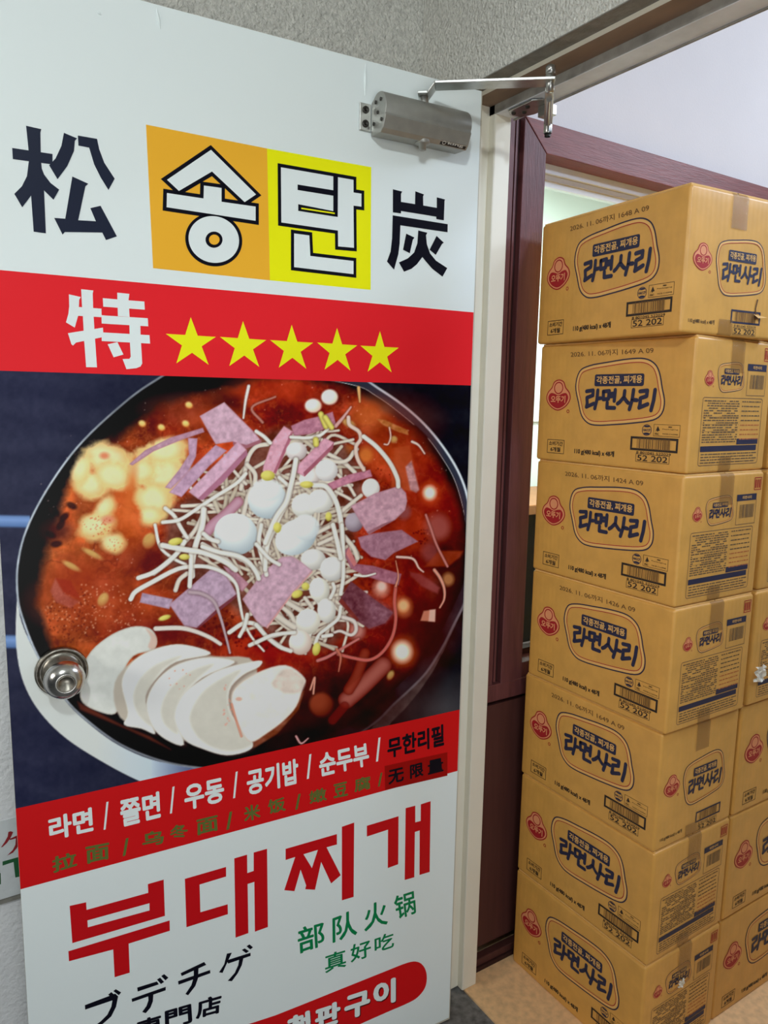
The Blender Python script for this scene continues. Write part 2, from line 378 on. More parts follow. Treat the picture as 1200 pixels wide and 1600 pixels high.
lettering('black_character', crop(590, 270, 7.06), [
    [(165, 183), (268, 208), (255, 235), (255, 322), (410, 347), (413, 205), (508, 240), (498, 262), (500, 362), (650, 388), (650, 272), (740, 295), (735, 315), (727, 525), (645, 512), (643, 485), (255, 422), (255, 450), (165, 437)],
    [(163, 470), (770, 568), (768, 657), (248, 580), (240, 780), (225, 900), (178, 1070), (100, 980), (140, 870), (157, 720)],
    [(312, 672), (403, 715), (385, 740), (352, 888), (277, 850)], [(647, 697), (727, 772), (708, 785), (638, 907), (570, 850)],
    [(445, 637), (545, 662), (530, 690), (540, 790), (575, 890), (640, 970), (765, 1052), (712, 1147), (600, 1060), (530, 980), (490, 930), (430, 1010), (370, 1060), (288, 1092), (232, 990), (330, 945), (400, 880), (435, 780)]],
    I_black, 'black charcoal character at the right')
lettering('white_character', crop(90, 440, 7.5), [
    [(132, 150), (270, 182), (252, 215), (248, 298), (240, 400), (200, 540), (97, 478), (125, 380), (135, 290)],
    [(275, 90), (418, 105), (410, 140), (415, 310), (430, 560), (460, 1005), (333, 1003), (310, 690), (295, 400), (285, 290)],
    [(245, 298), (512, 318), (515, 418), (240, 402)], [(120, 605), (530, 540), (535, 650), (215, 715), (180, 750), (160, 735)],
    [(697, 130), (840, 145), (830, 210), (842, 415), (705, 405)], [(528, 195), (1015, 235), (1020, 330), (533, 295)],
    [(512, 395), (1055, 430), (1060, 525), (515, 492)], [(838, 480), (968, 500), (970, 620), (990, 960), (970, 995), (920, 1015), (805, 1027), (760, 908), (840, 905), (855, 880), (845, 700)],
    [(515, 595), (1075, 628), (1082, 727), (515, 697)], [(585, 735), (700, 710), (770, 855), (655, 888)]], I_white)
c = crop(250, 480, 3.077)
for st in ([(147, 48), (267, 143), (233, 277), (78, 270), (27, 128)], [(398, 67), (510, 158), (476, 287), (332, 283), (287, 143)],
           [(632, 85), (735, 171), (702, 296), (570, 291), (528, 158)], [(850, 100), (947, 184), (914, 305), (790, 300), (754, 170)],
           [(1056, 115), (1146, 195), (1112, 313), (997, 310), (962, 185)]):
    p = [np.array(v) for v in c(st)]; out = []
    def isect(a, b, e, f):
        A = np.array([b-a, -(f-e)]).T; s_ = np.linalg.solve(A, e-a); return a+(b-a)*s_[0]
    for i in range(5):
        out.append(tuple(p[i])); out.append(tuple(isect(p[i], p[(i+2) % 5], p[(i+1) % 5], p[(i+4) % 5])))
    q = MB(); fill(q, out, P, 2, I_star); q.build('star', poster)
# menu words on the lower red band
def words(name, cr, items, m, bold, label=None, layer=2):
    """one mesh per word; a slash closes its word"""
    chunk = []
    def flush():
        if not chunk: return
        q = MB()
        for s_, quad in chunk:
            if s_ == '/': fill(q, cr(quad), P, layer, m)
            else: text(q, s_, cr(quad), P, layer, m, bold)
        q.build(name, poster, label=label); chunk.clear()
    for it in items:
        chunk.append(it)
        if it[0] == '/': flush()
    flush()
c1 = crop(50, 1180, 3.4286); c2 = crop(380, 1100, 3.3333)
words('menu_lettering', c1, [('라면', [(95, 458), (330, 405), (322, 275), (85, 335)]), ('/', [(383, 398), (394, 396), (409, 247), (398, 249)]),
    ('쫄면', [(480, 385), (690, 332), (683, 190), (465, 240)]), ('/', [(738, 312), (749, 309), (763, 165), (752, 168)]),
    ('우동', [(818, 298), (1032, 245), (1024, 115), (812, 162)]), ('/', [(1076, 230), (1087, 227), (1101, 85), (1090, 88)])], I_white, 0.035)
words('menu_lettering', c2, [('공기밥', [(20, 478), (290, 412), (283, 280), (15, 345)]), ('/', [(330, 390), (341, 387), (354, 258), (343, 262)]),
    ('순두부', [(398, 382), (658, 318), (648, 198), (390, 260)]), ('/', [(690, 300), (701, 297), (714, 172), (703, 175)])], I_white, 0.035)
words('refill_lettering', c2, [('무한리필', [(750, 285), (1045, 215), (1043, 102), (748, 180)])], I_black, 0.035)
q = MB(); fill(q, c2([(735, 322), (1062, 250), (1062, 372), (738, 447)]), P, 2, I_dkred); q.build('refill_patch', poster)
words('refill_lettering', c2, [('无', [(755, 420), (835, 400), (835, 325), (752, 345)]), ('限', [(868, 390), (938, 372), (936, 300), (866, 318)]), ('量', [(960, 368), (1042, 348), (1040, 276), (958, 295)])], I_black, 0.03, layer=3)
words('faded_lettering', c1, [('拉', [(110, 632), (242, 592), (238, 510), (105, 545)]), ('面', [(290, 583), (415, 553), (413, 465), (285, 490)]), ('/', [(485, 540), (500, 535), (517, 440), (502, 445)]),
    ('乌', [(592, 497), (705, 470), (705, 395), (585, 415)]), ('冬', [(740, 455), (840, 430), (830, 360), (735, 380)]), ('面', [(880, 430), (1000, 400), (993, 318), (880, 345)]), ('/', [(1040, 400), (1055, 395), (1072, 298), (1057, 303)])], I_fade, 0.03)
words('faded_lettering', c2, [('米', [(5, 615), (90, 592), (85, 515), (0, 532)]), ('饭', [(130, 575), (222, 553), (215, 480), (125, 500)]), ('/', [(270, 550), (282, 547), (298, 465), (286, 468)]),
    ('嫩', [(345, 520), (435, 500), (430, 430), (340, 455)]), ('豆', [(470, 490), (545, 475), (540, 400), (468, 418)]), ('腐', [(578, 460), (665, 440), (660, 370), (575, 390)]), ('/', [(700, 430), (710, 427), (724, 355), (714, 358)])], I_fade, 0.03)
# 부대찌개
cb = crop(60, 1330, 3.529); cd = crop(280, 1300, 6.0); cg = crop(380, 1230, 3.3333)
q = MB()
fill(q, [cb([(172, 300), (263, 280), (265, 322), (605, 228), (603, 180), (690, 155), (697, 355), (187, 505)]), cb([(270, 380), (612, 285), (612, 325), (272, 418)])], P, 1, I_title)
fill(q, cb([(165, 550), (723, 380), (724, 437), (497, 508), (503, 668), (420, 693), (412, 540), (168, 605)]), P, 1, I_title)
fill(q, cd([(52, 437), (438, 325), (438, 415), (190, 490), (197, 750), (453, 675), (455, 768), (67, 890)]), P, 1, I_title)
fill(q, cd([(515, 245), (635, 210), (637, 383), (697, 362), (697, 190), (822, 155), (830, 888), (708, 932), (703, 465), (640, 485), (647, 945), (527, 988)]), P, 1, I_title)
fill(q, [cg([(220, 320), (487, 243), (487, 297), (433, 312), (507, 457), (457, 500), (405, 388), (373, 533), (322, 530), (327, 510), (298, 428), (266, 540), (213, 535), (270, 362), (220, 378)]), cg([(313, 348), (388, 325), (357, 420)])], P, 1, I_title)
fill(q, cg([(513, 205), (577, 183), (574, 570), (513, 588)]), P, 1, I_title)
fill(q, cg([(643, 200), (808, 150), (806, 400), (752, 420), (753, 220), (643, 256)]), P, 1, I_title)
fill(q, cg([(845, 108), (895, 95), (895, 182), (923, 175), (924, 88), (975, 72), (970, 440), (917, 456), (918, 224), (893, 232), (890, 468), (840, 482)]), P, 1, I_title)
q.build('title_lettering', poster, label='large red stew title')
lettering('katakana_lettering', crop(120, 1460, 4.0), [
    [(50, 440), (240, 368), (258, 385), (245, 450), (215, 510), (170, 550), (120, 590), (85, 590), (150, 540), (190, 500), (215, 450), (222, 410), (52, 468)],
    [(195, 375), (215, 358), (240, 380), (222, 392)], [(228, 352), (243, 340), (277, 360), (262, 378)],
    [(377, 330), (500, 292), (512, 310), (380, 355)], [(500, 280), (520, 268), (545, 295), (525, 308)], [(527, 258), (545, 246), (572, 268), (553, 285)],
    [(342, 400), (555, 325), (555, 347), (345, 420)], [(445, 375), (478, 370), (475, 415), (460, 455), (430, 490), (408, 482), (435, 445), (447, 410)],
    [(648, 240), (795, 170), (808, 188), (655, 258)], [(632, 290), (832, 220), (834, 240), (635, 312)], [(730, 215), (760, 205), (757, 270), (740, 320), (695, 378), (678, 370), (715, 315), (730, 265)],
    [(937, 118), (968, 112), (945, 160), (910, 238), (888, 235), (920, 185)], [(935, 160), (1085, 112), (1085, 132), (945, 180)],
    [(1015, 145), (1042, 138), (1030, 190), (1005, 240), (968, 290), (942, 288), (985, 240), (1008, 190)], [(1030, 95), (1048, 85), (1075, 102), (1057, 115)], [(1060, 72), (1078, 60), (1100, 78), (1083, 92)]], I_black, layer=1)
words('shop_lettering', crop(120, 1460, 4.0), [('専', [(375, 665), (540, 615), (528, 492), (370, 540)]), ('門', [(552, 600), (722, 548), (714, 430), (548, 478)]), ('店', [(742, 530), (900, 488), (905, 365), (745, 412)])], I_black, 0.03, layer=1)
cg2 = crop(430, 1390, 4.138)
words('green_lettering', cg2, [('部', [(150, 418), (322, 355), (312, 200), (140, 250)]), ('队', [(370, 345), (530, 288), (522, 120), (368, 178)]), ('火', [(575, 272), (728, 222), (718, 58), (572, 105)]), ('锅', [(785, 195), (910, 152), (900, 0), (760, 45)]),
    ('真', [(322, 540), (458, 495), (455, 378), (318, 422)]), ('好', [(487, 472), (620, 428), (615, 315), (483, 360)]), ('吃', [(642, 412), (768, 368), (764, 265), (640, 308)])], I_green, 0.016, layer=1)
q = MB(); fill(q, [dp(x, y) for x, y in smooth([(300, 1636), (430, 1586), (540, 1542), (600, 1518), (636, 1504), (652, 1502.5), (662, 1510), (666.5, 1524), (664.5, 1541), (655, 1555), (640, 1565.5), (600, 1583), (540, 1610), (430, 1662), (300, 1722)], 4)], P, 1, I_red2); q.build('grill_badge', poster, label='red rounded badge')
gq = [('이', [(632, 765), (778, 722), (778, 563), (632, 603)]), ('구', [(445, 850), (612, 790), (612, 638), (445, 692)]), ('판', [(255, 912), (420, 855), (420, 712), (255, 765)]), ('철', [(75, 985), (238, 925), (228, 772), (72, 828)])]
words('grill_lettering', lambda p: cg2([(x+5, y+6) for x, y in p]), gq, I_shadow, 0.06, layer=2)
words('grill_lettering', cg2, gq, I_white, 0.05, layer=3)
# small wrinkles in the vinyl at the top
for x0, y0, x1, y1 in ((245, 14, 250, 46), (571, 100, 570, 150), (152, 18, 158, 24)):
    a, b_ = dp(x0, y0), dp(x1, y1); q = MB()
    q.tube([(a[0], -0.0006, a[1]), ((a[0]+b_[0])/2, -0.0016, (a[1]+b_[1])/2), (b_[0], -0.0006, b_[1])], [0.0006, 0.0024, 0.0006], I_white, 10); q.build('wrinkle', poster)

# ------------------------------------------------------------------ the printed stew photograph (a colour print: one mesh, colour per vertex)
X0, Y0, PW, PH = -40, 570, 800, 720          # print raster, about one point per millimetre
cv = np.zeros((PH, PW, 3)); YY, XX = np.mgrid[Y0:Y0+PH, X0:X0+PW].astype(float)
rng = np.random.default_rng(7)
def vnoise(scale, octv=4, seed=0):
    r = np.random.default_rng(seed); out = np.zeros((PH, PW)); amp = 1; tot = 0
    for o in range(octv):
        s = max(2.0, scale/2**o); g = r.random((int(PH/s)+3, int(PW/s)+3))
        y = (YY-Y0)/s; x = (XX-X0)/s; yi = y.astype(int); xi = x.astype(int); fy = y-yi; fx = x-xi
        fy = fy*fy*(3-2*fy); fx = fx*fx*(3-2*fx)
        out += amp*((g[yi, xi]*(1-fx)+g[yi, xi+1]*fx)*(1-fy)+(g[yi+1, xi]*(1-fx)+g[yi+1, xi+1]*fx)*fy); tot += amp; amp *= 0.55
    return out/tot
def bbox(pts, pad):
    p = np.asarray(pts, float); x0 = int(max(0, p[:, 0].min()-pad-X0)); x1 = int(min(PW, p[:, 0].max()+pad-X0+1)); y0 = int(max(0, p[:, 1].min()-pad-Y0)); y1 = int(min(PH, p[:, 1].max()+pad-Y0+1))
    return slice(y0, max(y1, y0)), slice(x0, max(x1, x0))
def segdist(sl, pts, closed=False):
    """distance to a polyline and the share of its length"""
    p = np.asarray(pts, float); x = XX[sl]; y = YY[sl]; best = np.full(x.shape, 1e9); tt = np.zeros(x.shape); n = len(p)-(0 if closed else 1)
    for i in range(n):
        a = p[i]; b = p[(i+1) % len(p)]; d = b-a; l2 = d @ d+1e-9
        t = np.clip(((x-a[0])*d[0]+(y-a[1])*d[1])/l2, 0, 1); q = np.hypot(x-a[0]-t*d[0], y-a[1]-t*d[1])
        k = q < best; best[k] = q[k]; tt[k] = (i+t[k])/n
    return best, tt
def inside(sl, pts):
    p = np.asarray(pts, float); x = XX[sl]; y = YY[sl]; r = np.zeros(x.shape, bool)
    for i in range(len(p)):
        a = p[i-1]; b = p[i]; c_ = ((a[1] > y) != (b[1] > y))
        with np.errstate(divide='ignore', invalid='ignore'): r ^= c_ & (x < (b[0]-a[0])*(y-a[1])/(b[1]-a[1])+a[0])
    return r
def mixin(sl, a, col):
    a = np.clip(a, 0, 1)[..., None]; cv[sl] = cv[sl]*(1-a)+np.broadcast_to(np.asarray(col, float), cv[sl].shape)*a
def sdf(sl, pts):
    d, _ = segdist(sl, pts, True); return np.where(inside(sl, pts), -d, d)
def ppoly(pts, col, soft=1.0, alpha=1.0, edge=None, ew=2.0, nz=None, na=0):
    sl = bbox(pts, soft*2+2); d = sdf(sl, pts); a = np.clip(0.5-d/soft, 0, 1)*alpha
    c_ = np.broadcast_to(np.asarray(col, float), d.shape+(3,)).copy()
    if nz is not None: c_ += (nz[sl]-0.5)[..., None]*na
    if edge is not None:
        e = np.clip(1+d/ew, 0, 1)[..., None]; c_ = c_*(1-e)+np.asarray(edge, float)*e
    mixin(sl, a, c_)
def pell(cx, cy, rx, ry, col, soft=1.5, alpha=1.0, rot=0.0, shade=None, lx=-0.3, ly=-0.35, nz=None, na=0, irr=0.0):
    r = max(rx, ry)*1.6+soft*2; sl = bbox([(cx-r, cy-r), (cx+r, cy+r)], 1); x = XX[sl]-cx; y = YY[sl]-cy
    u = (x*math.cos(rot)+y*math.sin(rot))/rx; v = (-x*math.sin(rot)+y*math.cos(rot))/ry; k = np.hypot(u, v)+irr*(nC[sl]-0.5)+irr*(nB[sl]-0.5)
    a = np.clip(0.5-(k-1)*min(rx, ry)/soft, 0, 1)*alpha; c_ = np.broadcast_to(np.asarray(col, float), k.shape+(3,)).copy()
    if shade is not None:
        s_ = np.clip(np.hypot(u-lx, v-ly)-0.35, 0, 1.3)/1.1; s_ = (s_**1.6)[..., None]; c_ = c_*(1-s_)+np.asarray(shade, float)*s_
    if nz is not None: c_ += (nz[sl]-0.5)[..., None]*na
    mixin(sl, a, c_)
def spl(pts, k=6):
    p = [np.array(q, float) for q in pts]; p = [2*p[0]-p[1]]+p+[2*p[-1]-p[-2]]; out = []
    for i in range(1, len(p)-2):
        a, b, c_, d = p[i-1:i+3]
        for t in np.arange(k)/k: out.append(0.5*(2*b+(c_-a)*t+(2*a-5*b+4*c_-d)*t*t+(3*b-a-3*c_+d)*t**3))
    return out+[p[-2]]
def stroke(pts, wd, col, alpha=1.0, edge=None, taper=0.0, soft=1.1, shadow=0.28):
    s_ = spl(pts) if len(pts) > 2 else [np.array(q, float) for q in pts]; sl = bbox(s_, wd+5); d, t = segdist(sl, s_); h = wd/2*(1-taper*np.maximum(0, t*1.3-0.3))
    if shadow: mixin(sl, np.clip(1-(d-h)/3.0, 0, 1)*shadow*alpha, (70, 34, 28))
    e = np.clip(d/np.maximum(h, 0.5), 0, 1)**2.2; edge = np.array(col)*0.86 if edge is None else np.array(edge)
    mixin(sl, np.clip(0.5-(d-h)/soft, 0, 1)*alpha, np.asarray(col, float)*(1-e[..., None])+edge*e[..., None])
def K(x0, y0, s): return lambda pts: [(x0+a/s, y0+b/s) for a, b in pts]
A_ = K(0, 580, 3); B_ = K(380, 580, 3.158); C_ = K(0, 900, 2.4); D_ = K(380, 900, 3.158)
G1 = K(240, 680, 5); G2 = K(400, 630, 5); G3 = K(200, 820, 5); G4 = K(400, 820, 5); E_ = K(560, 600, 5.333); F_ = K(540, 860, 5.925)
nA, nB, nC, nD, nF = vnoise(70, 5, 1), vnoise(34, 5, 2), vnoise(14, 4, 3), vnoise(120, 3, 4), vnoise(5, 2, 5)
every = (slice(0, PH), slice(0, PW))
# table top
t = np.clip((XX-60)/500, 0, 1)[..., None]; cv[:] = np.array([43, 45, 66])*(1-t)+np.array([25, 26, 33])*t
cv += ((vnoise(8, 3, 11)-0.5)*10)[..., None]; wd_ = np.sin(YY/9+nD*9)*3; cv += wd_[..., None]
mixin(every, np.clip((YY-1020)/130, 0, 1)*np.clip((XX-560)/60, 0, 1)*0.8, (16, 15, 18))
for y0, y1 in ((803, 825), (990, 1014)):
    sl = bbox([(-40, y0), (44, y1)], 2); f = (YY[sl]+XX[sl]*-0.02-y0)/(y1-y0)
    mixin(sl, np.clip(f*6, 0, 1)*np.clip((1-f)*6, 0, 1), np.array([120, 150, 200])-(np.abs(f-0.4)*80)[..., None])
pell(690, 1105, 60, 34, (120, 118, 124), 60, 0.45)
# pan: pale body, rim, black inside
body = [(30, 905), (25, 962), (26, 1017), (37, 1067), (62, 1112), (104, 1154), (167, 1194), (227, 1224), (300, 1250), (350, 1230), (337, 1200), (250, 1190), (187, 1165), (137, 1129), (100, 1092), (58, 1025), (31, 962)]
body = smooth(body, 5)
sl = bbox(body, 3); d = sdf(sl, body); k = np.clip((XX[sl]-150)/120, 0, 1)[..., None]; k2 = np.clip((XX[sl]-235)/60, 0, 1)[..., None]
col = np.array([206, 211, 208])*(1-k)+np.array([186, 205, 222])*k; col = col*(1-k2)+np.array([92, 104, 140])*k2
mixin(sl, np.clip(0.5-d, 0, 1), col)
steel = [(727, 941), (709, 978), (692, 1012), (667, 1051), (641, 1078), (616, 1101), (586, 1130), (570, 1150), (600, 1148), (611, 1128), (632, 1108), (655, 1080), (676, 1049), (693, 1017), (712, 975)]
ppoly(steel, (104, 98, 98), 2, nz=nC, na=70)
rim = smooth([(235, 598), (180, 640), (120, 698), (72, 765), (40, 828), (27, 880), (26, 925), (33, 962), (58, 1025), (100, 1091), (140, 1130), (190, 1165), (250, 1189), (308, 1200), (370, 1203), (450, 1196), (530, 1165), (586, 1130), (616, 1101), (641, 1078), (667, 1051), (692, 1012), (709, 978), (727, 941), (738, 900), (742, 850), (734, 790), (723, 750), (703, 712), (672, 671), (635, 636), (592, 606), (530, 570), (420, 550), (310, 560)], 5)
ppoly(rim, (25, 22, 26), 1.2)
inner = smooth([(545, 600), (588, 619), (629, 649), (665, 681), (691, 716), (710, 750), (723, 793), (728, 830), (729, 860), (724, 905), (712, 936), (702, 958), (683, 993), (658, 1029), (634, 1057), (607, 1084), (574, 1113), (530, 1140), (440, 1160), (300, 1180), (200, 1150), (120, 1080), (62, 990), (50, 900), (66, 800), (120, 715), (200, 645), (270, 600), (400, 580)], 5)
sl = bbox(rim, 2); dr = sdf(sl, rim); di = sdf(sl, inner); rgt = np.clip((XX[sl]-480)/60, 0, 1)
mixin(sl, np.clip(-dr/1.5, 0, 1)*np.clip(di/2, 0, 1)*rgt, np.array([52, 56, 70])+((YY[sl]-850)/40)[..., None])
mixin(sl, np.clip(1.5-np.abs(dr+1.0)/1.6, 0, 1)*np.clip((150-XX[sl])/200+0.75, 0.62, 1), np.array([176, 186, 196])+((nC[sl]-0.5)*60)[..., None])
mixin(sl, np.clip(1.6-np.abs(dr+1.5)/1.5, 0, 1)*np.clip((XX[sl]-560)/40, 0, 1)*np.clip((960-YY[sl])/60, 0.55, 1), (206, 216, 230))
mixin(sl, np.clip(1-np.abs(di)/0.9, 0, 1)*rgt*np.clip((905-YY[sl])/90, 0, 1)*np.clip((nB[sl]-0.36)*9, 0, 1), (205, 205, 208))
# broth
broth = smooth([(375, 604), (300, 622), (255, 640), (215, 668), (170, 698), (140, 712), (112, 745), (92, 790), (80, 850), (70, 900), (62, 950), (72, 990), (100, 1030), (128, 1056), (160, 1090), (240, 1134), (380, 1155), (470, 1132), (560, 1112), (612, 1068), (645, 1035), (672, 1000), (697, 950), (714, 900), (717, 850), (709, 790), (694, 745), (668, 705), (632, 668), (590, 634), (545, 610), (500, 596), (440, 590)], 5)
sl = bbox(broth, 20); d = sdf(sl, broth)+(nB[sl]-0.5)*26; a = np.clip(0.55-d/16, 0, 1)
lft = np.clip((430-XX[sl])/280, 0, 1)[..., None]; n1 = np.clip((nA[sl]-0.30)*2.4, 0, 1)[..., None]; n2 = np.clip((nB[sl]-0.32)*2.6, 0, 1)[..., None]
col = (np.array([120, 26, 20])*(1-n1)+np.array([184, 62, 34])*n1)*(1-lft)+(np.array([140, 48, 24])*(1-n1)+np.array([204, 98, 46])*n1)*lft
col = col*(0.74+0.36*n2)+((nF[sl]-0.5)*26+(nC[sl]-0.5)*34)[..., None]*np.array([1.0, .6, .5])
mixin(sl, a, col)
rg = np.abs(vnoise(40, 5, 31)[sl]-0.5); mixin(sl, a*np.clip(1-rg/0.05, 0, 1)*0.38, (72, 14, 12)); rg = np.abs(vnoise(26, 5, 37)[sl]-0.52); mixin(sl, a*np.clip(1-rg/0.03, 0, 1)*0.22, (226, 140, 84))
for x, y, rx, ry, c_, al in ((640, 960, 60, 70, (112, 18, 16), .6), (600, 660, 70, 40, (140, 48, 36), .5), (700, 900, 28, 90, (40, 14, 14), .7), (660, 1000, 36, 60, (52, 14, 12), .7), (560, 1090, 90, 60, (44, 12, 12), .85), (480, 1120, 90, 50, (34, 12, 12), .8),
                           (350, 625, 26, 14, (52, 18, 16), .8), (520, 620, 24, 12, (70, 20, 16), .6), (300, 640, 60, 20, (134, 60, 42), .6), (225, 870, 36, 22, (92, 24, 16), .75), (90, 830, 22, 16, (60, 20, 18), .8), (250, 985, 60, 20, (96, 20, 18), .7),
                           (180, 780, 40, 60, (214, 104, 48), .5), (205, 800, 26, 60, (204, 92, 40), .7), (150, 940, 80, 40, (178, 70, 38), .6), (120, 900, 40, 26, (160, 58, 30), .7), (430, 610, 60, 20, (176, 52, 28), .6), (330, 655, 40, 16, (186, 78, 44), .6),
                           (600, 715, 40, 30, (196, 78, 36), .6), (575, 650, 30, 24, (206, 110, 48), .55), (660, 760, 26, 60, (160, 44, 28), .5), (690, 800, 26, 40, (150, 34, 26), .5), (650, 830, 40, 24, (186, 62, 34), .6), (420, 1010, 70, 30, (160, 34, 22), .7)):
    pell(x, y, rx, ry, c_, min(rx, ry)*1.1, al, nz=nB, na=60)
def dots(cx, cy, rx, ry, n, r0, r1, col, al):
    for _ in range(n):
        an = rng.random()*6.28; k = math.sqrt(rng.random()); pell(cx+rx*k*math.cos(an), cy+ry*k*math.sin(an), *(2*[r0+(r1-r0)*rng.random()]), col, 1.2, al)
dots(420, 645, 34, 20, 60, .8, 1.8, (120, 22, 12), .55); dots(395, 995, 60, 20, 90, 1, 3.2, (84, 14, 12), .6); dots(600, 910, 30, 16, 30, 1, 2.2, (90, 16, 14), .6); dots(660, 838, 16, 12, 30, .8, 1.8, (84, 14, 12), .7)
dots(330, 960, 34, 26, 40, 1, 3.4, (70, 14, 14), .6); dots(150, 950, 80, 40, 160, .7, 1.6, (228, 176, 140), .5); dots(110, 960, 40, 44, 120, .7, 1.8, (90, 26, 16), .55); dots(590, 760, 30, 30, 40, .8, 1.6, (100, 18, 14), .6)
dots(390, 760, 330, 170, 150, .5, 1.2, (240, 200, 180), .4)
for x, y in ((95, 820), (78, 835), (88, 850), (100, 808), (112, 790), (85, 800)): pell(x, y, 9, 5, (30, 12, 12), 3, .8, rng.random()*3, nz=nC, na=40)
# cheese
for x, y, rx, ry, r in ((166, 718, 40, 24, .3), (143, 758, 26, 22, 0), (178, 745, 30, 22, .2), (250, 735, 46, 38, .5), (262, 705, 34, 22, -.2), (222, 738, 22, 18, 0), (242, 782, 32, 28, .2), (236, 808, 20, 16, 0), (150, 822, 30, 20, -.4), (165, 795, 20, 13, -.9), (178, 850, 18, 15, 0), (128, 735, 16, 26, .4)):
    pell(x, y, rx, ry, (232, 198, 132), 9, .92, r, nz=nC, na=50, irr=.5); pell(x-3, y-3, rx*.6, ry*.6, (244, 228, 182), 9, .7, r, nz=nB, na=30, irr=.6)
pell(163, 712, 7, 5, (206, 96, 66), 5, .7); pell(205, 760, 7, 34, (206, 104, 50), 10, .7, .15); pell(168, 812, 10, 6, (210, 120, 100), 5, .7)
dots(150, 822, 26, 16, 40, .6, 1.3, (190, 70, 40), .6); dots(178, 850, 13, 10, 18, .6, 1.2, (190, 90, 50), .5)
for x, y in ((222, 662), (252, 668), (295, 633), (290, 662)): pell(x, y, 6, 5, (246, 214, 130), 3, .9, .5, shade=(220, 140, 60))
# things half sunk in the broth
for x, y, r, c_, al in ((671, 770, 15, (206, 80, 36), .7), (671, 770, 9.5, (250, 236, 214), 1), (629, 1019, 21, (196, 80, 36), .75), (628, 1018, 14, (246, 232, 212), 1), (630, 948, 13, (206, 120, 72), .8), (630, 946, 8, (240, 190, 140), .8), (595, 919, 12, (214, 150, 130), .8), (596, 916, 7, (236, 200, 190), .8), (571, 711, 11, (216, 130, 60), .7), (684, 824, 19, (158, 86, 82), .75), (672, 862, 14, (150, 76, 78), .6), (631, 800, 10, (140, 84, 90), .7), (700, 905, 9, (190, 130, 80), .8), (545, 705, 9, (214, 120, 50), .7), (557, 985, 12, (200, 140, 130), .8)):
    pell(x, y, r, r*1.1, c_, r*.8, al)
stroke(D_([(510, 610), (590, 540), (690, 440)]), 27, (168, 92, 82), .95, (104, 30, 24)); stroke(D_([(520, 560), (560, 490), (600, 380)]), 17, (150, 60, 44), .8, (104, 24, 18))
pell(502, 1101, 19, 19, (146, 62, 40), 6, .9, shade=(84, 24, 18)); stroke(D_([(440, 710), (500, 640)]), 14, (120, 30, 26), .7)
ppoly(E_([(150, 290), (220, 300), (410, 385), (415, 425), (330, 400), (200, 340)]), (186, 118, 66), 2, .85, nz=nF, na=60)
ppoly(E_([(300, 530), (425, 512), (505, 885), (480, 905), (270, 860), (280, 700)]), (174, 74, 40), 3, .75, nz=nB, na=40); ppoly(E_([(390, 690), (440, 640), (505, 880), (480, 905), (430, 880)]), (186, 140, 148), 3, .9, nz=nF, na=70)
ppoly(F_([(730, 150), (860, 0), (1085, 5), (1060, 60), (950, 150)]), (156, 62, 40), 4, .8, nz=nB, na=50); ppoly(F_([(590, 195), (700, 220), (870, 345), (850, 400), (700, 330), (600, 240)]), (140, 62, 62), 4, .8, nz=nB, na=40)
ppoly(F_([(720, 560), (830, 545), (825, 660), (690, 650)]), (206, 130, 104), 2, .9); ppoly(F_([(775, 550), (830, 545), (825, 660), (765, 655)]), (226, 178, 164), 2, .9)
ppoly(A_([(235, 1030), (260, 970), (300, 1040), (370, 1080), (330, 1110), (260, 1080)]), (168, 84, 72), 4, .8, nz=nC, na=60); ppoly(A_([(260, 970), (330, 980), (380, 1070), (300, 1040)]), (150, 44, 28), 4, .8)
for x, y, rx, ry in ((161, 937, 8, 12), (233, 845, 10, 13), (112, 885, 16, 5), (145, 866, 18, 5), (615, 687, 6, 6), (545, 662, 12, 6), (610, 1055, 5, 8)): pell(x, y, rx, ry, (206, 176, 104), 3, .8, .5, shade=(170, 90, 50))
# pile of sprouts: dark ground, then loose strands
pile = smooth([(268, 800), (300, 770), (340, 730), (395, 690), (440, 668), (500, 676), (545, 702), (568, 750), (560, 800), (548, 860), (540, 910), (552, 960), (520, 1005), (470, 1018), (430, 1000), (400, 975), (360, 950), (300, 905), (262, 880), (258, 840)], 5)
ppoly(pile, (104, 62, 52), 16, .9, nz=nC, na=90)
for _ in range(190):
    i = rng.integers(0, 3); cx, cy = ((330+rng.random()*130, 760+rng.random()*160), (440+rng.random()*90, 690+rng.random()*180), (430+rng.random()*110, 850+rng.random()*140))[i]
    if not inside(bbox([(cx, cy)], 1), pile).all(): continue
    an = (rng.normal(0.9, 0.7), rng.normal(-0.5, 0.8), rng.normal(0.3, 0.9))[i]; ln = 22+rng.random()*40; bd_ = rng.normal(0, 12); dx, dy = math.cos(an)*ln, math.sin(an)*ln
    g = rng.random(); col = np.array([226, 220, 206])*g+np.array([192, 180, 160])*(1-g)
    stroke([(cx-dx, cy-dy), (cx-dy/ln*bd_, cy+dx/ln*bd_), (cx+dx, cy+dy)], 3.8+rng.random()*2.4, col, .95)
NH = vnoise(6, 3, 21)
W_ = (226, 224, 214); H_ = (193, 156, 172)
def ham(pts, col=H_, edge=None, al=1.0): ppoly(pts, col, 1.3, al, np.array(col)*0.82+(24, 10, 10) if edge is None else edge, 2.5, NH, 54)
def side(pts, col): ppoly(pts, col, 1.3, 1, nz=nC, na=24)
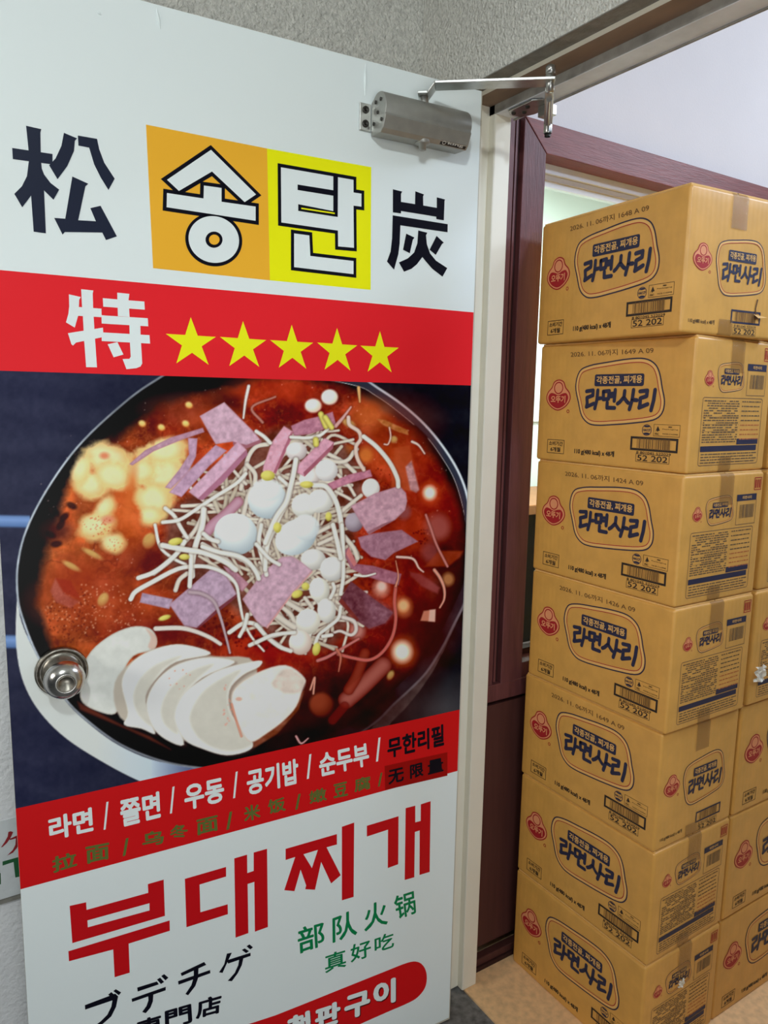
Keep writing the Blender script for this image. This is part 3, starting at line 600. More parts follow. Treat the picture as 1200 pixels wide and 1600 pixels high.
# strands under the ham
for pts, wd in ((G1([(0, 1080), (140, 970), (230, 850), (330, 730), (400, 580)]), 6.8), (G1([(890, 70), (800, 90), (740, 170), (710, 300), (680, 420)]), 6.8), (G1([(730, 230), (790, 300), (790, 380)]), 7), (G1([(700, 620), (730, 500), (760, 420)]), 7),
                (G1([(610, 260), (680, 340), (720, 380)]), 5), (G3([(370, 510), (400, 430), (460, 380)]), 7), (G2([(570, 400), (680, 460), (770, 540)]), 6.6), (G2([(520, 430), (640, 460), (720, 440), (760, 380)]), 6), (G4([(480, 180), (640, 210)]), 6), (G4([(490, 150), (620, 90)]), 6), (G4([(480, 60), (600, 0)]), 6),
                (G2([(640, 560), (720, 640), (770, 720)]), 5), (G2([(620, 690), (700, 730), (750, 760)]), 5), (G2([(820, 720), (720, 800), (660, 850)]), 6), (G4([(690, 90), (760, 180), (790, 260)]), 7), (G4([(380, 570), (440, 650)]), 6), (G4([(230, 600), (350, 670)]), 7.6), (G4([(200, 640), (270, 700), (300, 770)]), 6.8), (G4([(150, 700), (250, 770), (320, 810)]), 9)):
    stroke(pts, wd, (214, 206, 194))
# ham strips and slices, upper left
ham(A_([(605, 435), (680, 370), (800, 310), (950, 265), (958, 285), (850, 322), (720, 375), (620, 442)]), (176, 134, 154))
ham(A_([(935, 210), (1050, 145), (1200, 295), (1225, 330), (1155, 358), (1090, 330), (1010, 342), (985, 300)]), (196, 160, 178)); side(A_([(1090, 330), (1155, 345), (1225, 318), (1222, 336), (1155, 362), (1092, 345)]), (150, 92, 104))
ham(A_([(880, 312), (925, 315), (918, 400), (880, 475), (800, 552), (772, 545), (840, 460), (885, 390)]), (182, 146, 170))
ham(A_([(1010, 345), (1062, 372), (980, 445), (850, 590), (792, 568), (880, 470)]), (186, 150, 176)); ham(A_([(1115, 328), (1155, 368), (1030, 500), (930, 600), (883, 565), (970, 475), (1060, 385)]), (204, 164, 186)); side(A_([(1155, 368), (1160, 392), (1045, 520), (950, 605), (925, 598), (1030, 498)]), (168, 110, 134))
stroke(G1([(420, 750), (470, 690), (560, 620), (660, 520)]), 16, (190, 148, 166), 1, (160, 100, 116))
# centre top
ham(B_([(235, 270), (300, 240), (375, 222), (440, 200), (457, 262), (390, 290), (330, 310), (250, 320)]), (178, 120, 140)); ham(B_([(200, 270), (245, 298), (230, 350), (160, 505), (95, 510), (98, 470), (140, 350)]), (212, 158, 176)); side(B_([(245, 298), (228, 352), (160, 505), (148, 500), (215, 345), (235, 300)]), (168, 98, 116))
pell(489, 634, 13, 11, (240, 232, 224), 3, 1, shade=(226, 176, 150)); pell(514.6, 620.5, 13, 12, (242, 238, 230), 3, 1, shade=(226, 190, 170))
pell(463, 705, 16.5, 14.5, (226, 222, 220), 1.5, shade=(168, 152, 152))
pell(484, 746, 18, 13, (230, 228, 224), 2, rot=-.4, shade=(176, 160, 156)); pell(510, 735, 17.5, 17, (236, 236, 234), 1.5, shade=(178, 172, 172))
ham(B_([(400, 330), (447, 350), (440, 382), (302, 520), (262, 500), (270, 460)]), (206, 152, 172)); side(B_([(447, 350), (440, 382), (302, 520), (296, 500), (430, 370)]), (160, 92, 108))
ham(B_([(415, 555), (520, 510), (625, 485), (636, 520), (540, 547), (430, 588)]), (184, 120, 142))
pell(553, 816, 14.5, 15, (176, 164, 176), 2, shade=(110, 92, 104)); pell(579, 763, 14, 15.5, (236, 236, 232), 1.5, shade=(184, 178, 178))
ham(B_([(565, 820), (640, 800), (780, 782), (862, 840), (742, 897), (700, 932), (630, 915), (580, 870)]), (158, 112, 130)); ham(B_([(530, 665), (650, 602), (770, 565), (802, 600), (808, 640), (798, 685), (750, 732), (690, 765), (620, 805), (600, 782)]), (190, 148, 164)); side(B_([(750, 732), (690, 765), (620, 805), (606, 795), (690, 752)]), (150, 100, 112))
ham(B_([(490, 890), (520, 868), (560, 950), (640, 960), (780, 1000), (765, 1057), (700, 1042), (600, 1010), (530, 972)]), (158, 100, 118)); side(B_([(520, 868), (560, 950), (545, 965), (505, 900)]), (196, 120, 120))
ham(B_([(530, 1035), (640, 1120), (740, 1190), (700, 1242), (620, 1270), (560, 1232), (470, 1137)]), (104, 56, 66)); ppoly(B_([(600, 1100), (740, 1190), (700, 1242), (625, 1262)]), (140, 92, 108), 14, .75, nz=nF, na=80)
side(B_([(470, 1137), (485, 1120), (570, 1225), (560, 1235)]), (120, 50, 46))
# right hand strands
for pts, wd, col, tp in ((G2([(560, 200), (500, 250), (400, 270), (270, 265)]), 5, W_, 0), (G2([(620, 180), (680, 110), (740, 30)]), 5.5, (206, 160, 156), .5), (G2([(720, 110), (730, 170), (800, 220), (815, 280), (780, 340), (790, 430), (840, 520)]), 6, (222, 196, 184), 0),
                         (G2([(840, 260), (940, 340), (1040, 460), (1100, 580), (1110, 650)]), 7, W_, 0), (G2([(1040, 190), (1050, 260), (1030, 320), (1000, 320)]), 2.4, (226, 190, 176), 0), (E_([(320, 1440), (450, 1455), (500, 1530), (540, 1565)]), 4, (224, 186, 176), .4), (E_([(560, 1090), (600, 1200), (650, 1340), (740, 1520)]), 3.6, (190, 120, 114), 0),
                         (E_([(445, 480), (500, 510), (550, 580)]), 4, (226, 200, 190), .4), (F_([(820, 180), (870, 250), (910, 350), (910, 450), (870, 530)]), 5, (214, 150, 130), .5), (G4([(640, 1010), (760, 1040), (880, 1055), (980, 1000), (1060, 880), (1090, 740), (1080, 600), (1090, 480)]), 5, (196, 100, 92), 0),
                         (G4([(480, 1060), (560, 1030), (680, 960), (800, 890)]), 5, (196, 116, 112), .3), (G4([(770, 390), (850, 400), (930, 380)]), 4, W_, .3), (G4([(670, 720), (760, 750), (780, 820), (740, 860), (660, 830), (610, 840)]), 6, (214, 204, 198), .3), (G4([(1090, 480), (1110, 400), (1090, 280)]), 2.6, (220, 150, 120), .5), (D_([(330, 560), (352, 500), (345, 580)]), 3, (214, 150, 130), 0), (D_([(260, 790), (285, 825), (320, 800)]), 3.4, (206, 150, 150), .4), (E_([(0, 30), (10, 150)]), 5, (220, 170, 110), .5), (A_([(1165, 70), (1150, 140), (1140, 220)]), 5, (224, 214, 208), .4), (A_([(1230, 240), (1180, 170), (1290, 120)]), 4, (176, 116, 104), .3), (D_([(460, 360), (480, 400), (470, 470)]), 4, (190, 110, 90), .5)):
    stroke(pts, wd, col, 1, taper=tp)
# ham, left centre and the big slice
ham(G3([(110, 530), (350, 580), (322, 658), (90, 605)]), (172, 148, 172)); ham(G3([(740, 318), (830, 350), (942, 460), (892, 522), (840, 480)]), (176, 128, 144))
ham(G3([(640, 350), (740, 345), (850, 540), (700, 652), (542, 806), (440, 792), (320, 620), (370, 580), (500, 470)]), (178, 150, 172)); side(G3([(850, 540), (852, 560), (545, 812), (536, 802), (700, 652)]), (120, 60, 70))
# eggs and rice cakes
for a_, b_, w_ in (((475, 790), (500, 783), 26), ((489, 874), (519, 889), 22), ((499, 922), (510, 954), 21), ((481, 971), (469, 1004), 25)): stroke([a_, b_], w_, (228, 227, 221), 1, (206, 203, 195))
EG, ES = (228, 233, 232), (158, 172, 180)
pell(417.5, 781, 30.5, 29.5, EG, 1.5, shade=ES, rot=.2); pell(417.5, 765, 24, 18, EG, 3, .8, shade=(200, 208, 210))
pell(368, 834.5, 34, 32.5, EG, 1.5, shade=ES, rot=.35); pell(475, 790, 20, 19, (230, 231, 226), 1.5, shade=(176, 174, 166)); pell(500, 783, 19.5, 18.5, (232, 232, 228), 1.5, shade=(180, 178, 172)); pell(486, 789, 10, 12, (222, 222, 216), 4, .7)
pell(462, 839, 34, 26.5, EG, 1.5, rot=-.55, shade=ES); pell(477, 824, 22, 20, EG, 3, .9, shade=(190, 198, 202))
pell(489, 874, 19.5, 16.5, (226, 226, 222), 1.5, shade=(170, 166, 160)); pell(519, 889, 19, 19, (234, 234, 230), 1.5, shade=(172, 170, 168))
pell(499, 922, 16, 20, (236, 236, 228), 1.5, rot=-.2, shade=(176, 172, 160)); pell(510, 954, 14.5, 19, (234, 234, 228), 1.5, rot=-.1, shade=(176, 172, 164))
pell(481, 971, 19, 20, (236, 234, 226), 1.5, rot=.3, shade=(186, 180, 166)); pell(469, 1004, 18, 19, (230, 226, 218), 1.5, shade=(186, 160, 146))
ham(G4([(200, 250), (280, 245), (340, 280), (437, 357), (250, 570), (80, 802), (20, 780), (-108, 580), (0, 440), (90, 340)]), (194, 158, 176)); side(G4([(437, 357), (440, 368), (255, 582), (86, 812), (78, 800), (250, 570)]), (206, 150, 150))
# bean heads
YB, YS = (218, 208, 112), (168, 156, 60)
for pts, wd in ((G2([(505, 85), (545, 180)]), 9), (G2([(540, 110), (590, 190)]), 8), (G2([(465, 285), (468, 320)]), 9)): stroke(pts, wd, YB, 1, YS)
for x, y, rx, ry, r in ((479, 757, 10, 5, 0), (433, 824, 6, 8, 0), (274, 846, 11, 5.5, -.2), (288, 870, 8, 4.5, 0), (464, 928, 9, 6, -.4), (477, 916, 6, 6, 0), (494, 1014, 6, 10, .2), (257, 965, 10, 4, -.3), (418, 743, 11, 8, 0), (513, 807, 5, 7, 0)): pell(x, y, rx, ry, YB, 1.5, 1, r, shade=YS)
# strands on top
for pts, wd, col, tp in ((G1([(90, 570), (160, 630), (210, 720), (260, 800)]), 6.4, W_, 0), (G1([(70, 680), (200, 660), (330, 580), (480, 480), (640, 380), (720, 300)]), 6, W_, 0), (G1([(10, 700), (50, 870), (150, 960), (250, 1010)]), 5, W_, 0), (G1([(60, 860), (250, 890), (400, 920), (560, 970), (620, 1040)]), 7.6, W_, 0),
                         (G1([(380, 850), (500, 910), (650, 950), (750, 1010), (820, 1080)]), 7, W_, 0), (G1([(390, 580), (380, 700), (330, 850), (300, 1000), (300, 1100)]), 9, W_, 0), (G1([(1110, 200), (1080, 350), (1050, 500), (980, 640), (920, 780), (860, 880)]), 7.6, W_, 0), (G1([(980, 330), (1060, 400)]), 6, W_, 0), (G1([(840, 700), (820, 850), (860, 1000), (880, 1090)]), 6.6, W_, 0),
                         (G1([(920, 760), (880, 900), (870, 1050)]), 7, W_, 0), (G1([(800, 850), (900, 960), (980, 1010)]), 6, W_, 0), (G3([(20, 580), (60, 520), (200, 440), (350, 360), (450, 330), (600, 325), (740, 370), (840, 460), (870, 600), (900, 740), (960, 870), (1060, 985)]), 7.4, W_, .55), (G3([(80, 415), (200, 370), (320, 280), (400, 200), (440, 130)]), 7.4, W_, 0),
                         (G3([(215, 810), (400, 805), (520, 830), (640, 880), (720, 930)]), 7.4, (222, 210, 202), .2), (G3([(480, 525), (580, 540), (670, 600), (720, 720), (760, 860), (795, 1000)]), 5.4, (182, 160, 168), .4), (G3([(790, 840), (900, 770), (1000, 780), (1080, 870), (1200, 960)]), 7, W_, 0), (G3([(950, 940), (1060, 890), (1200, 850)]), 6.4, W_, 0),
                         (G3([(870, 870), (910, 790), (930, 700)]), 6, W_, 0), (G3([(490, 200), (490, 330), (480, 480)]), 7, W_, 0), (G3([(270, 160), (420, 190), (600, 220), (760, 290), (840, 350)]), 8.6, W_, 0), (G3([(580, 170), (700, 210), (850, 240), (940, 290), (1000, 370), (1020, 420)]), 7, W_, 0), (G3([(590, 70), (640, 110), (700, 130)]), 7, W_, 0),
                         (G2([(310, 440), (290, 560), (260, 680), (230, 780), (150, 900), (70, 1090)]), 7.8, W_, 0), (G2([(450, 640), (540, 650), (610, 740), (650, 860), (670, 1000), (670, 1100)]), 8, W_, 0), (G2([(0, 220), (60, 260), (110, 310)]), 6, W_, 0), (G4([(670, 0), (680, 200), (680, 400), (660, 540)]), 6, W_, 0), (G4([(600, 0), (630, 120), (660, 260)]), 7.4, W_, 0),
                         (G4([(0, 780), (90, 880), (180, 950), (270, 985)]), 6.6, W_, 0), (G4([(0, 920), (130, 860), (300, 840)]), 6, W_, 0), (G4([(660, 640), (640, 730), (560, 800), (490, 860), (460, 930)]), 5.6, W_, 0), (G4([(520, 870), (590, 860)]), 6, W_, 0), (G4([(580, 570), (610, 500), (600, 460)]), 5.6, W_, 0)):
    stroke(pts, wd, col, 1, taper=tp)
for x, y, rx, ry, r in ((479, 757, 10, 5, 0), (433, 824, 6, 8, 0), (274, 846, 11, 5.5, -.2), (288, 870, 8, 4.5, 0), (494, 1014, 6, 10, .2)): pell(x, y, rx, ry, YB, 1.5, 1, r, shade=YS)
# tofu
TW, TI = (224, 224, 218), (200, 196, 184)
ppoly(C_([(940, 600), (1110, 440), (1140, 430), (1120, 500), (1040, 590), (960, 640), (930, 650)]), (128, 66, 44), 3, .95, nz=nC, na=80)
ppoly(C_([(290, 470), (460, 560), (560, 600), (640, 650), (620, 640), (480, 575), (300, 500)]), (110, 50, 36), 4, .8)
ppoly([(x, y) for x, y in smooth(C_([(325, 305), (400, 230), (490, 190), (560, 195), (588, 235), (575, 275), (500, 300), (460, 370), (458, 450), (432, 516), (370, 508), (310, 475), (300, 420)]), 4)], (210, 212, 206), 1.5, 1, (190, 184, 172), 3, nz=nC, na=22)
ppoly(smooth(C_([(545, 195), (588, 230), (578, 275), (555, 265), (565, 230)]), 3), (206, 160, 140), 3, .6)
ppoly(smooth(C_([(430, 400), (520, 300), (640, 262), (800, 300), (960, 330), (930, 600), (850, 660), (700, 620), (560, 575), (450, 530)]), 4), (186, 176, 162), 3, 1)
sl_ = ([(455, 405), (480, 340), (540, 290), (640, 257), (720, 262), (790, 292), (660, 322), (590, 380), (545, 450), (562, 540), (582, 592), (530, 572), (465, 557), (478, 510)],
       [(548, 480), (580, 400), (650, 338), (740, 308), (820, 306), (880, 325), (760, 380), (690, 450), (660, 530), (690, 632), (620, 612), (570, 562)],
       [(652, 530), (680, 450), (740, 398), (830, 348), (970, 316), (972, 340), (910, 372), (860, 430), (870, 520), (942, 612), (935, 652), (850, 672), (760, 648), (690, 612)])
fc = ([(500, 450), (530, 380), (590, 330), (680, 300), (610, 350), (560, 420), (545, 470), (570, 560), (520, 520)], [(605, 490), (640, 420), (710, 360), (800, 330), (740, 385), (680, 450), (655, 520), (665, 590), (615, 550)], [(712, 545), (735, 470), (790, 410), (900, 352), (855, 425), (865, 520), (940, 612), (930, 640), (850, 655), (760, 620)])
for o_, f_ in zip(sl_, fc):
    ppoly([(x+4, y+2) for x, y in smooth(C_(o_), 4)], (96, 60, 50), 4, .35); ppoly(smooth(C_(o_), 4), TW, 1.5, 1, (206, 202, 194), 2.5); ppoly(smooth(C_(f_), 4), TI, 5, .85, nz=nC, na=14)
dots(283, 1065, 20, 20, 10, .6, 1.4, (206, 120, 96), .6); dots(355, 1095, 8, 40, 16, .8, 1.8, (220, 150, 130), .6)
ppoly(smooth(C_([(868, 480), (880, 420), (960, 363), (1070, 333), (1142, 382), (1135, 420), (1110, 490), (1060, 545), (1000, 590), (940, 622), (898, 570)]), 4), (226, 224, 216), 2, 1, (206, 190, 180), 3, nz=nC, na=26)
ppoly(smooth(C_([(1020, 400), (1075, 345), (1140, 385), (1130, 430), (1090, 440), (1050, 430)]), 4), (206, 188, 176), 5, .8, nz=nC, na=50); stroke(C_([(868, 480), (885, 540), (905, 600)]), 4, (214, 130, 104), .7, shadow=0)
pell(373, 1092, 5, 3, (214, 150, 130), 2, .7)
# raster -> mesh on the poster (about 1.1 mm steps)
NU, NZ = 780, 630
us = np.linspace(L_, R_, NU); zs = np.linspace(ZB1, ZR0, NZ); U, Z = np.meshgrid(us, zs)
px, py = px_of(U, Z); fx = np.clip(px-X0, 0, PW-1.001); fy = np.clip(py-Y0, 0, PH-1.001); xi = fx.astype(int); yi = fy.astype(int); ax = (fx-xi)[..., None]; ay = (fy-yi)[..., None]
cc = (cv[yi, xi]*(1-ax)+cv[yi, xi+1]*ax)*(1-ay)+(cv[yi+1, xi]*(1-ax)+cv[yi+1, xi+1]*ax)*ay
cc = np.clip(lin(np.clip(cc, 4, 250))/GAIN-0.014, 0.001, 0.95).reshape(-1, 3)
idx = np.arange(NU*NZ).reshape(NZ, NU); quads = np.stack([idx[:-1, :-1], idx[:-1, 1:], idx[1:, 1:], idx[1:, :-1]], -1).reshape(-1, 4)
me = bpy.data.meshes.new('food_picture'); nq = len(quads)
me.vertices.add(NU*NZ); me.vertices.foreach_set('co', np.stack([U, np.full_like(U, -0.0007-L), Z], -1).astype(np.float32).ravel())
me.loops.add(nq*4); me.loops.foreach_set('vertex_index', quads.ravel().astype(np.int32))
me.polygons.add(nq); me.polygons.foreach_set('loop_start', np.arange(0, nq*4, 4, dtype=np.int32))
me.update(calc_edges=True)
at = me.color_attributes.new('print', 'FLOAT_COLOR', 'POINT'); at.data.foreach_set('color', np.c_[cc, np.ones(len(cc))].astype(np.float32).ravel())
m, nt, b = new_mat('printed_photograph'); an = nt.nodes.new('ShaderNodeVertexColor'); an.layer_name = 'print'; nt.links.new(an.outputs[0], b.inputs['Base Color'])
b.inputs['Roughness'].default_value = 0.38; b.inputs['Specular IOR Level'].default_value = 0.14
me.materials.append(m)
o = bpy.data.objects.new('food_picture', me); C.objects.link(o); o.parent = poster; o['label'] = 'printed photograph of a pan of red stew'

# ------------------------------------------------------------------ door closer
M_silver = mat('silver_painted_casting', (158, 158, 152), 0.42, metal=0.55, var=0.06, vscale=50)
M_zinc = mat('zinc_plated_steel', (190, 190, 186), 0.3, metal=0.95, var=0.1, vscale=60)
M_bolt = mat('dark_bolt', (70, 68, 64), 0.45, metal=0.8)
M_label = mat('black_label', (26, 26, 28), 0.5)
M_labelw = mat('label_lettering', (205, 205, 200), 0.5)
cl = empty('door_closer', (0, 0, 1.885), TH); tag(cl, 'silver hydraulic door closer with folding arm at the top of the open door', 'door closer')
def dl(u, off, z): return (u, -off, z-1.885)
prof = [(0.004, 1.883), (0.040, 1.880), (0.047, 1.886), (0.056, 1.905)] + [(0.030+0.027*math.cos(t), 1.921+0.028*math.sin(t)) for t in np.linspace(-0.45, 2.3, 18)] + [(0.004, 1.938)]
q = MB(); q.prism(prof, lambda a, b, t: dl(t, a, b), (-0.243, -0.062), M_silver); bo = q.build('body', cl, bevel=0.0015)
for pl in bo.data.polygons: pl.use_smooth = len(pl.vertices) == 4 and pl.center.z > 0.022
q = MB()
for x, z in ((0.022, 1.934), (0.040, 1.934), (0.030, 1.915), (0.016, 1.900), (0.044, 1.900)):
    q.lathe([(0.0030, 0.0), (0.0030, 0.0015), (0.0015, 0.0012)], lambda a, b, t, x=x, z=z: dl(-0.2435-t, x+a, z+b), M_bolt, 14)
q.build('end_screws', cl)
for u0, u1 in ((-0.266, -0.243), (-0.062, -0.050)):
    q = MB(); q.box(dl(u0, 0.0045, 1.890), dl(u1, 0.0008, 1.936), M_zinc); br = q.build('mounting_bracket', cl, bevel=0.0012)
    if u1-u0 > 0.02:
        for z in (1.902, 1.925):
            s_ = MB(); s_.lathe([(0.0062, 0.0042), (0.0060, 0.0068), (0.0032, 0.0070), (0.0030, 0.0055), (0.0, 0.0055)], lambda a, b, t, z=z: dl(-0.2545+a, t, z+b), M_bolt, 20); s_.build('screw', br)
    else:
        s_ = MB(); s_.lathe([(0.005, 0.0042), (0.0048, 0.0066), (0.0, 0.0066)], lambda a, b, t: dl(-0.056+a, t, 1.895+b), M_bolt, 20); s_.build('screw', br)
su, so_ = -0.152, 0.032
q = MB(); q.lathe([(0.0135, 0.0), (0.0135, 0.005), (0.0118, 0.0068), (0.0070, 0.007), (0.0065, 0.016), (0.0, 0.016)], lambda a, b, t: dl(su+a, so_+b, 1.884-t), M_silver, 28)
q.lathe([(0.0062, 0.007), (0.0055, 0.013), (0.0, 0.013)], lambda a, b, t: dl(su+a, so_+b, 1.884-t), M_bolt, 6); q.build('spindle_cap', cl)
q = MB(); q.lathe([(0.009, 0.0), (0.009, 0.012), (0.0065, 0.013), (0.0065, 0.020), (0.0, 0.020)], lambda a, b, t: dl(su+a, so_+b, 1.946+t), M_zinc, 24); q.build('spindle', cl)
# room point -> closer frame
def rl(x, y, z):
    v = np.array([x, y, 0.0]); return (float(v @ DD), float(-(v @ NN)), z-1.885)
sp = -0.152*DD+0.032*NN
J = np.array([0.016, -0.164]); Kp = np.array([0.128, -0.048])
def flatbar(q, pts, wd, th, m):
    """pts (x, y, z): flat strip of steel, width across, thickness up"""
    n = len(pts)
    for i in range(n-1):
        a, b = np.array(pts[i], float), np.array(pts[i+1], float); d = (b-a)[:2]; d = d/(np.linalg.norm(d)+1e-9); s_ = np.array([-d[1], d[0], 0])*wd/2; h = np.array([0, 0, th/2])
        vs = [rl(*v) for v in (a-s_-h, a+s_-h, b+s_-h, b-s_-h, a-s_+h, a+s_+h, b+s_+h, b-s_+h)]
        q.add(vs, [(0, 3, 2, 1), (4, 5, 6, 7), (0, 1, 5, 4), (1, 2, 6, 5), (2, 3, 7, 6), (3, 0, 4, 7)], m)
q = MB(); dj = J-sp[:2]; dj = dj/np.linalg.norm(dj)
flatbar(q, [(sp[0]-dj[0]*.010, sp[1]-dj[1]*.010, 1.960), (sp[0]+dj[0]*.008, sp[1]+dj[1]*.008, 1.960), (sp[0]+dj[0]*.020, sp[1]+dj[1]*.020, 1.976), (J[0]+dj[0]*.008, J[1]+dj[1]*.008, 1.9765)], 0.034, 0.005, M_zinc); q.build('main_arm', cl, bevel=0.001)
q = MB(); q.lathe([(0.0085, 0.0), (0.0085, 0.010), (0.0075, 0.011), (0.0075, 0.013), (0.0085, 0.0135), (0.0085, 0.024), (0.0060, 0.026), (0.0, 0.026)], lambda a, b, t: rl(J[0]+a, J[1]+b, 1.977+t), M_zinc, 28)
q.lathe([(0.0070, 0.0), (0.0070, -0.016), (0.0, -0.016)], lambda a, b, t: rl(J[0]+a, J[1]+b, 1.975+t), M_zinc, 20); q.build('elbow_pin', cl)
q = MB(); flatbar(q, [(J[0], J[1], 1.964), (Kp[0], Kp[1], 1.962)], 0.016, 0.005, M_zinc)
q.tube([rl(J[0]+.2*(Kp-J)[0], J[1]+.2*(Kp-J)[1], 1.960), rl(J[0]+.9*(Kp-J)[0], J[1]+.9*(Kp-J)[1], 1.957)], 0.0052, M_zinc, 14); q.build('forearm', cl, bevel=0.0008)
q = MB(); q.lathe([(0.0075, 0.0), (0.0085, 0.003), (0.0085, 0.020), (0.0075, 0.024), (0.0075, 0.034), (0.0, 0.034)], lambda a, b, t: rl(Kp[0]+a, Kp[1]+b, 1.944+t), M_zinc, 22)
q.lathe([(0.0062, 0.0), (0.0062, 0.008), (0.0, 0.008)], lambda a, b, t: rl(Kp[0]+a, Kp[1]+b, 1.938+t), M_bolt, 6); q.build('knuckle', cl)
q = MB(); pts = [(0.084, -0.045), (0.098, -0.060), (0.126, -0.060), (0.138, -0.045), (0.138, 0.0), (0.128, 0.030), (0.100, 0.034), (0.084, 0.020)]
q.prism(pts, lambda a, b, t: rl(a, b, t), (1.9955, 1.9990), M_zinc); q.prism([(0.116, -0.060), (0.138, -0.060), (0.138, -0.030), (0.116, -0.030)], lambda a, b, t: rl(a, b, t), (1.976, 1.9955), M_zinc); sh = q.build('frame_shoe', cl, bevel=0.0012)
for x, y in ((0.098, 0.020), (0.098, -0.020), (0.112, 0.004)):
    s_ = MB(); s_.lathe([(0.0048, 0.0), (0.0042, -0.0028), (0.0, -0.0022)], lambda a, b, t, x=x, y=y: rl(x+a, y+b, 1.9956+t), M_bolt, 18); s_.build('screw', sh)
q = MB(); lp = lambda u, v, layer: dl(u, 0.0405+(v-0.0)*0.95+0.0006+layer*0.0002, 1.8803+v*0.95)
fill(q, rect_quad(-0.122, 0.0006, -0.066, 0.0066), lp, 0, M_label); text(q, 'king', [(-0.106, 0.0015), (-0.072, 0.0015), (-0.072, 0.0060), (-0.106, 0.0060)], lp, 1, M_labelw, 0.02)
outline(q, ell(-0.114, 0.0036, 0.0034, 0.0021, 20), 0.0009, lp, 1, M_labelw); q.build('maker_label', cl)

# ------------------------------------------------------------------ sign on the wall behind the door
sg = empty('wall_sign', (-0.98, 0.1995, 0.54)); tag(sg, 'white sign sheet with red and green strokes on the wall behind the door edge', 'sign')
def sp_(px, py):
    X = on(px, py, (0, 1, 0), (0, 0.197, 0)); return (float(X[0])+0.98, float(X[2])-0.54)
SP = lambda u, v, layer: (u, -0.0025-0.0003*layer, v)
q = MB(); a, b = sp_(0, 1403), sp_(10, 1282); q.box((-0.25, -0.0022, a[1]-0.004), (0.20, 0.0, b[1]), mat('sign_sheet', (214, 220, 222), 0.45, var=0.05, vscale=25, bump=0.25, bscale=40)); q.build('sheet', sg)
q = MB(); f = lambda pts: [sp_(x/10, 1260+y/10) for x, y in pts]
M_brush = mat('brush_red', (150, 14, 26), 0.5)
fill(q, f([(130, 400), (165, 388), (205, 400), (190, 440), (160, 500), (110, 570), (40, 635), (15, 640), (70, 560), (120, 470)]), SP, 0, M_brush)
fill(q, f([(145, 510), (250, 462), (300, 440), (310, 560), (265, 650), (200, 725), (110, 770), (200, 680), (240, 600), (248, 500), (160, 525)]), SP, 0, M_brush); q.build('red_stroke', sg)
q = MB(); M_sgreen = mat('sign_green', (20, 92, 48), 0.5)
fill(q, f([(40, 862), (330, 780), (330, 1090), (240, 1112), (212, 868), (40, 925)]), SP, 0, M_sgreen); fill(q, f([(-120, 1060), (10, 1040), (15, 1215), (-120, 1240)]), SP, 0, M_sgreen); q.build('green_stroke', sg)
q = MB(); z = sp_(0, 1407)[1]; q.box((-0.25, -0.006, z-0.006), (0.20, 0.0, z), M_soffit); q.build('bottom_strip', sg)

# ------------------------------------------------------------------ cartons
BW_, BD_, BH_ = 0.3914, 0.2618, 0.2550
PITCH = 0.2584
def cardboard(name, rgb):
    m = mat(name, rgb, 0.43, var=0.07, vscale=28, spec=0.6, detail=8)
    nt = m.node_tree; b = nt.nodes['Principled BSDF']; tc = nt.nodes.new('ShaderNodeTexCoord')
    wv = nt.nodes.new('ShaderNodeTexWave'); wv.bands_direction = 'DIAGONAL'; wv.inputs['Scale'].default_value = 48; wv.inputs['Distortion'].default_value = 0.6
    mp = nt.nodes.new('ShaderNodeMapping'); mp.inputs['Scale'].default_value = (1, 1, 0.0); nt.links.new(tc.outputs['Object'], mp.inputs[0]); nt.links.new(mp.outputs[0], wv.inputs[0])
    bp = nt.nodes.new('ShaderNodeBump'); bp.inputs['Strength'].default_value = 0.06; bp.inputs['Distance'].default_value = 0.002
    nt.links.new(wv.outputs[1], bp.inputs['Height']); nt.links.new(bp.outputs[0], b.inputs['Normal'])
    return m
M_card = cardboard('carton_board', (216, 161, 78)); M_cardedge = mat('carton_board_edge', (224, 176, 104), 0.7, var=0.1, vscale=60)
K_navy = mat('print_navy', (34, 36, 66), 0.6, var=0.05); K_red = mat('print_red', (168, 30, 34), 0.6); K_pink = mat('print_pink', (228, 150, 104), 0.6); K_black = mat('print_black', (40, 30, 26), 0.6)
K_brown = mat('print_faint_ink', (112, 78, 40), 0.6); K_pale = mat('print_pale', (232, 182, 106), 0.6); K_grey = mat('print_table_ink', (104, 84, 62), 0.65); K_orange = mat('print_table_red', (188, 104, 58), 0.65)
m, nt, b = new_mat('clear_brown_tape'); b.inputs['Base Color'].default_value = tuple(lin((150, 108, 58)))+(1,); b.inputs['Roughness'].default_value = 0.14; b.inputs['Alpha'].default_value = 0.42; b.inputs['Specular IOR Level'].default_value = 0.8
n = nt.nodes.new('ShaderNodeTexNoise'); n.inputs['Scale'].default_value = 45; bp = nt.nodes.new('ShaderNodeBump'); bp.inputs['Strength'].default_value = 0.35; bp.inputs['Distance'].default_value = 0.004
nt.links.new(n.outputs[0], bp.inputs['Height']); nt.links.new(bp.outputs[0], b.inputs['Normal']); M_tape = m
M_tape2 = mat('crumpled_tape', (232, 226, 212), 0.3, bump=0.5, bscale=60)

BUL = 0.0006
def lump(a, b): return BUL*math.sin(math.pi*min(max(a, 0), 1))*math.sin(math.pi*min(max(b, 0), 1))
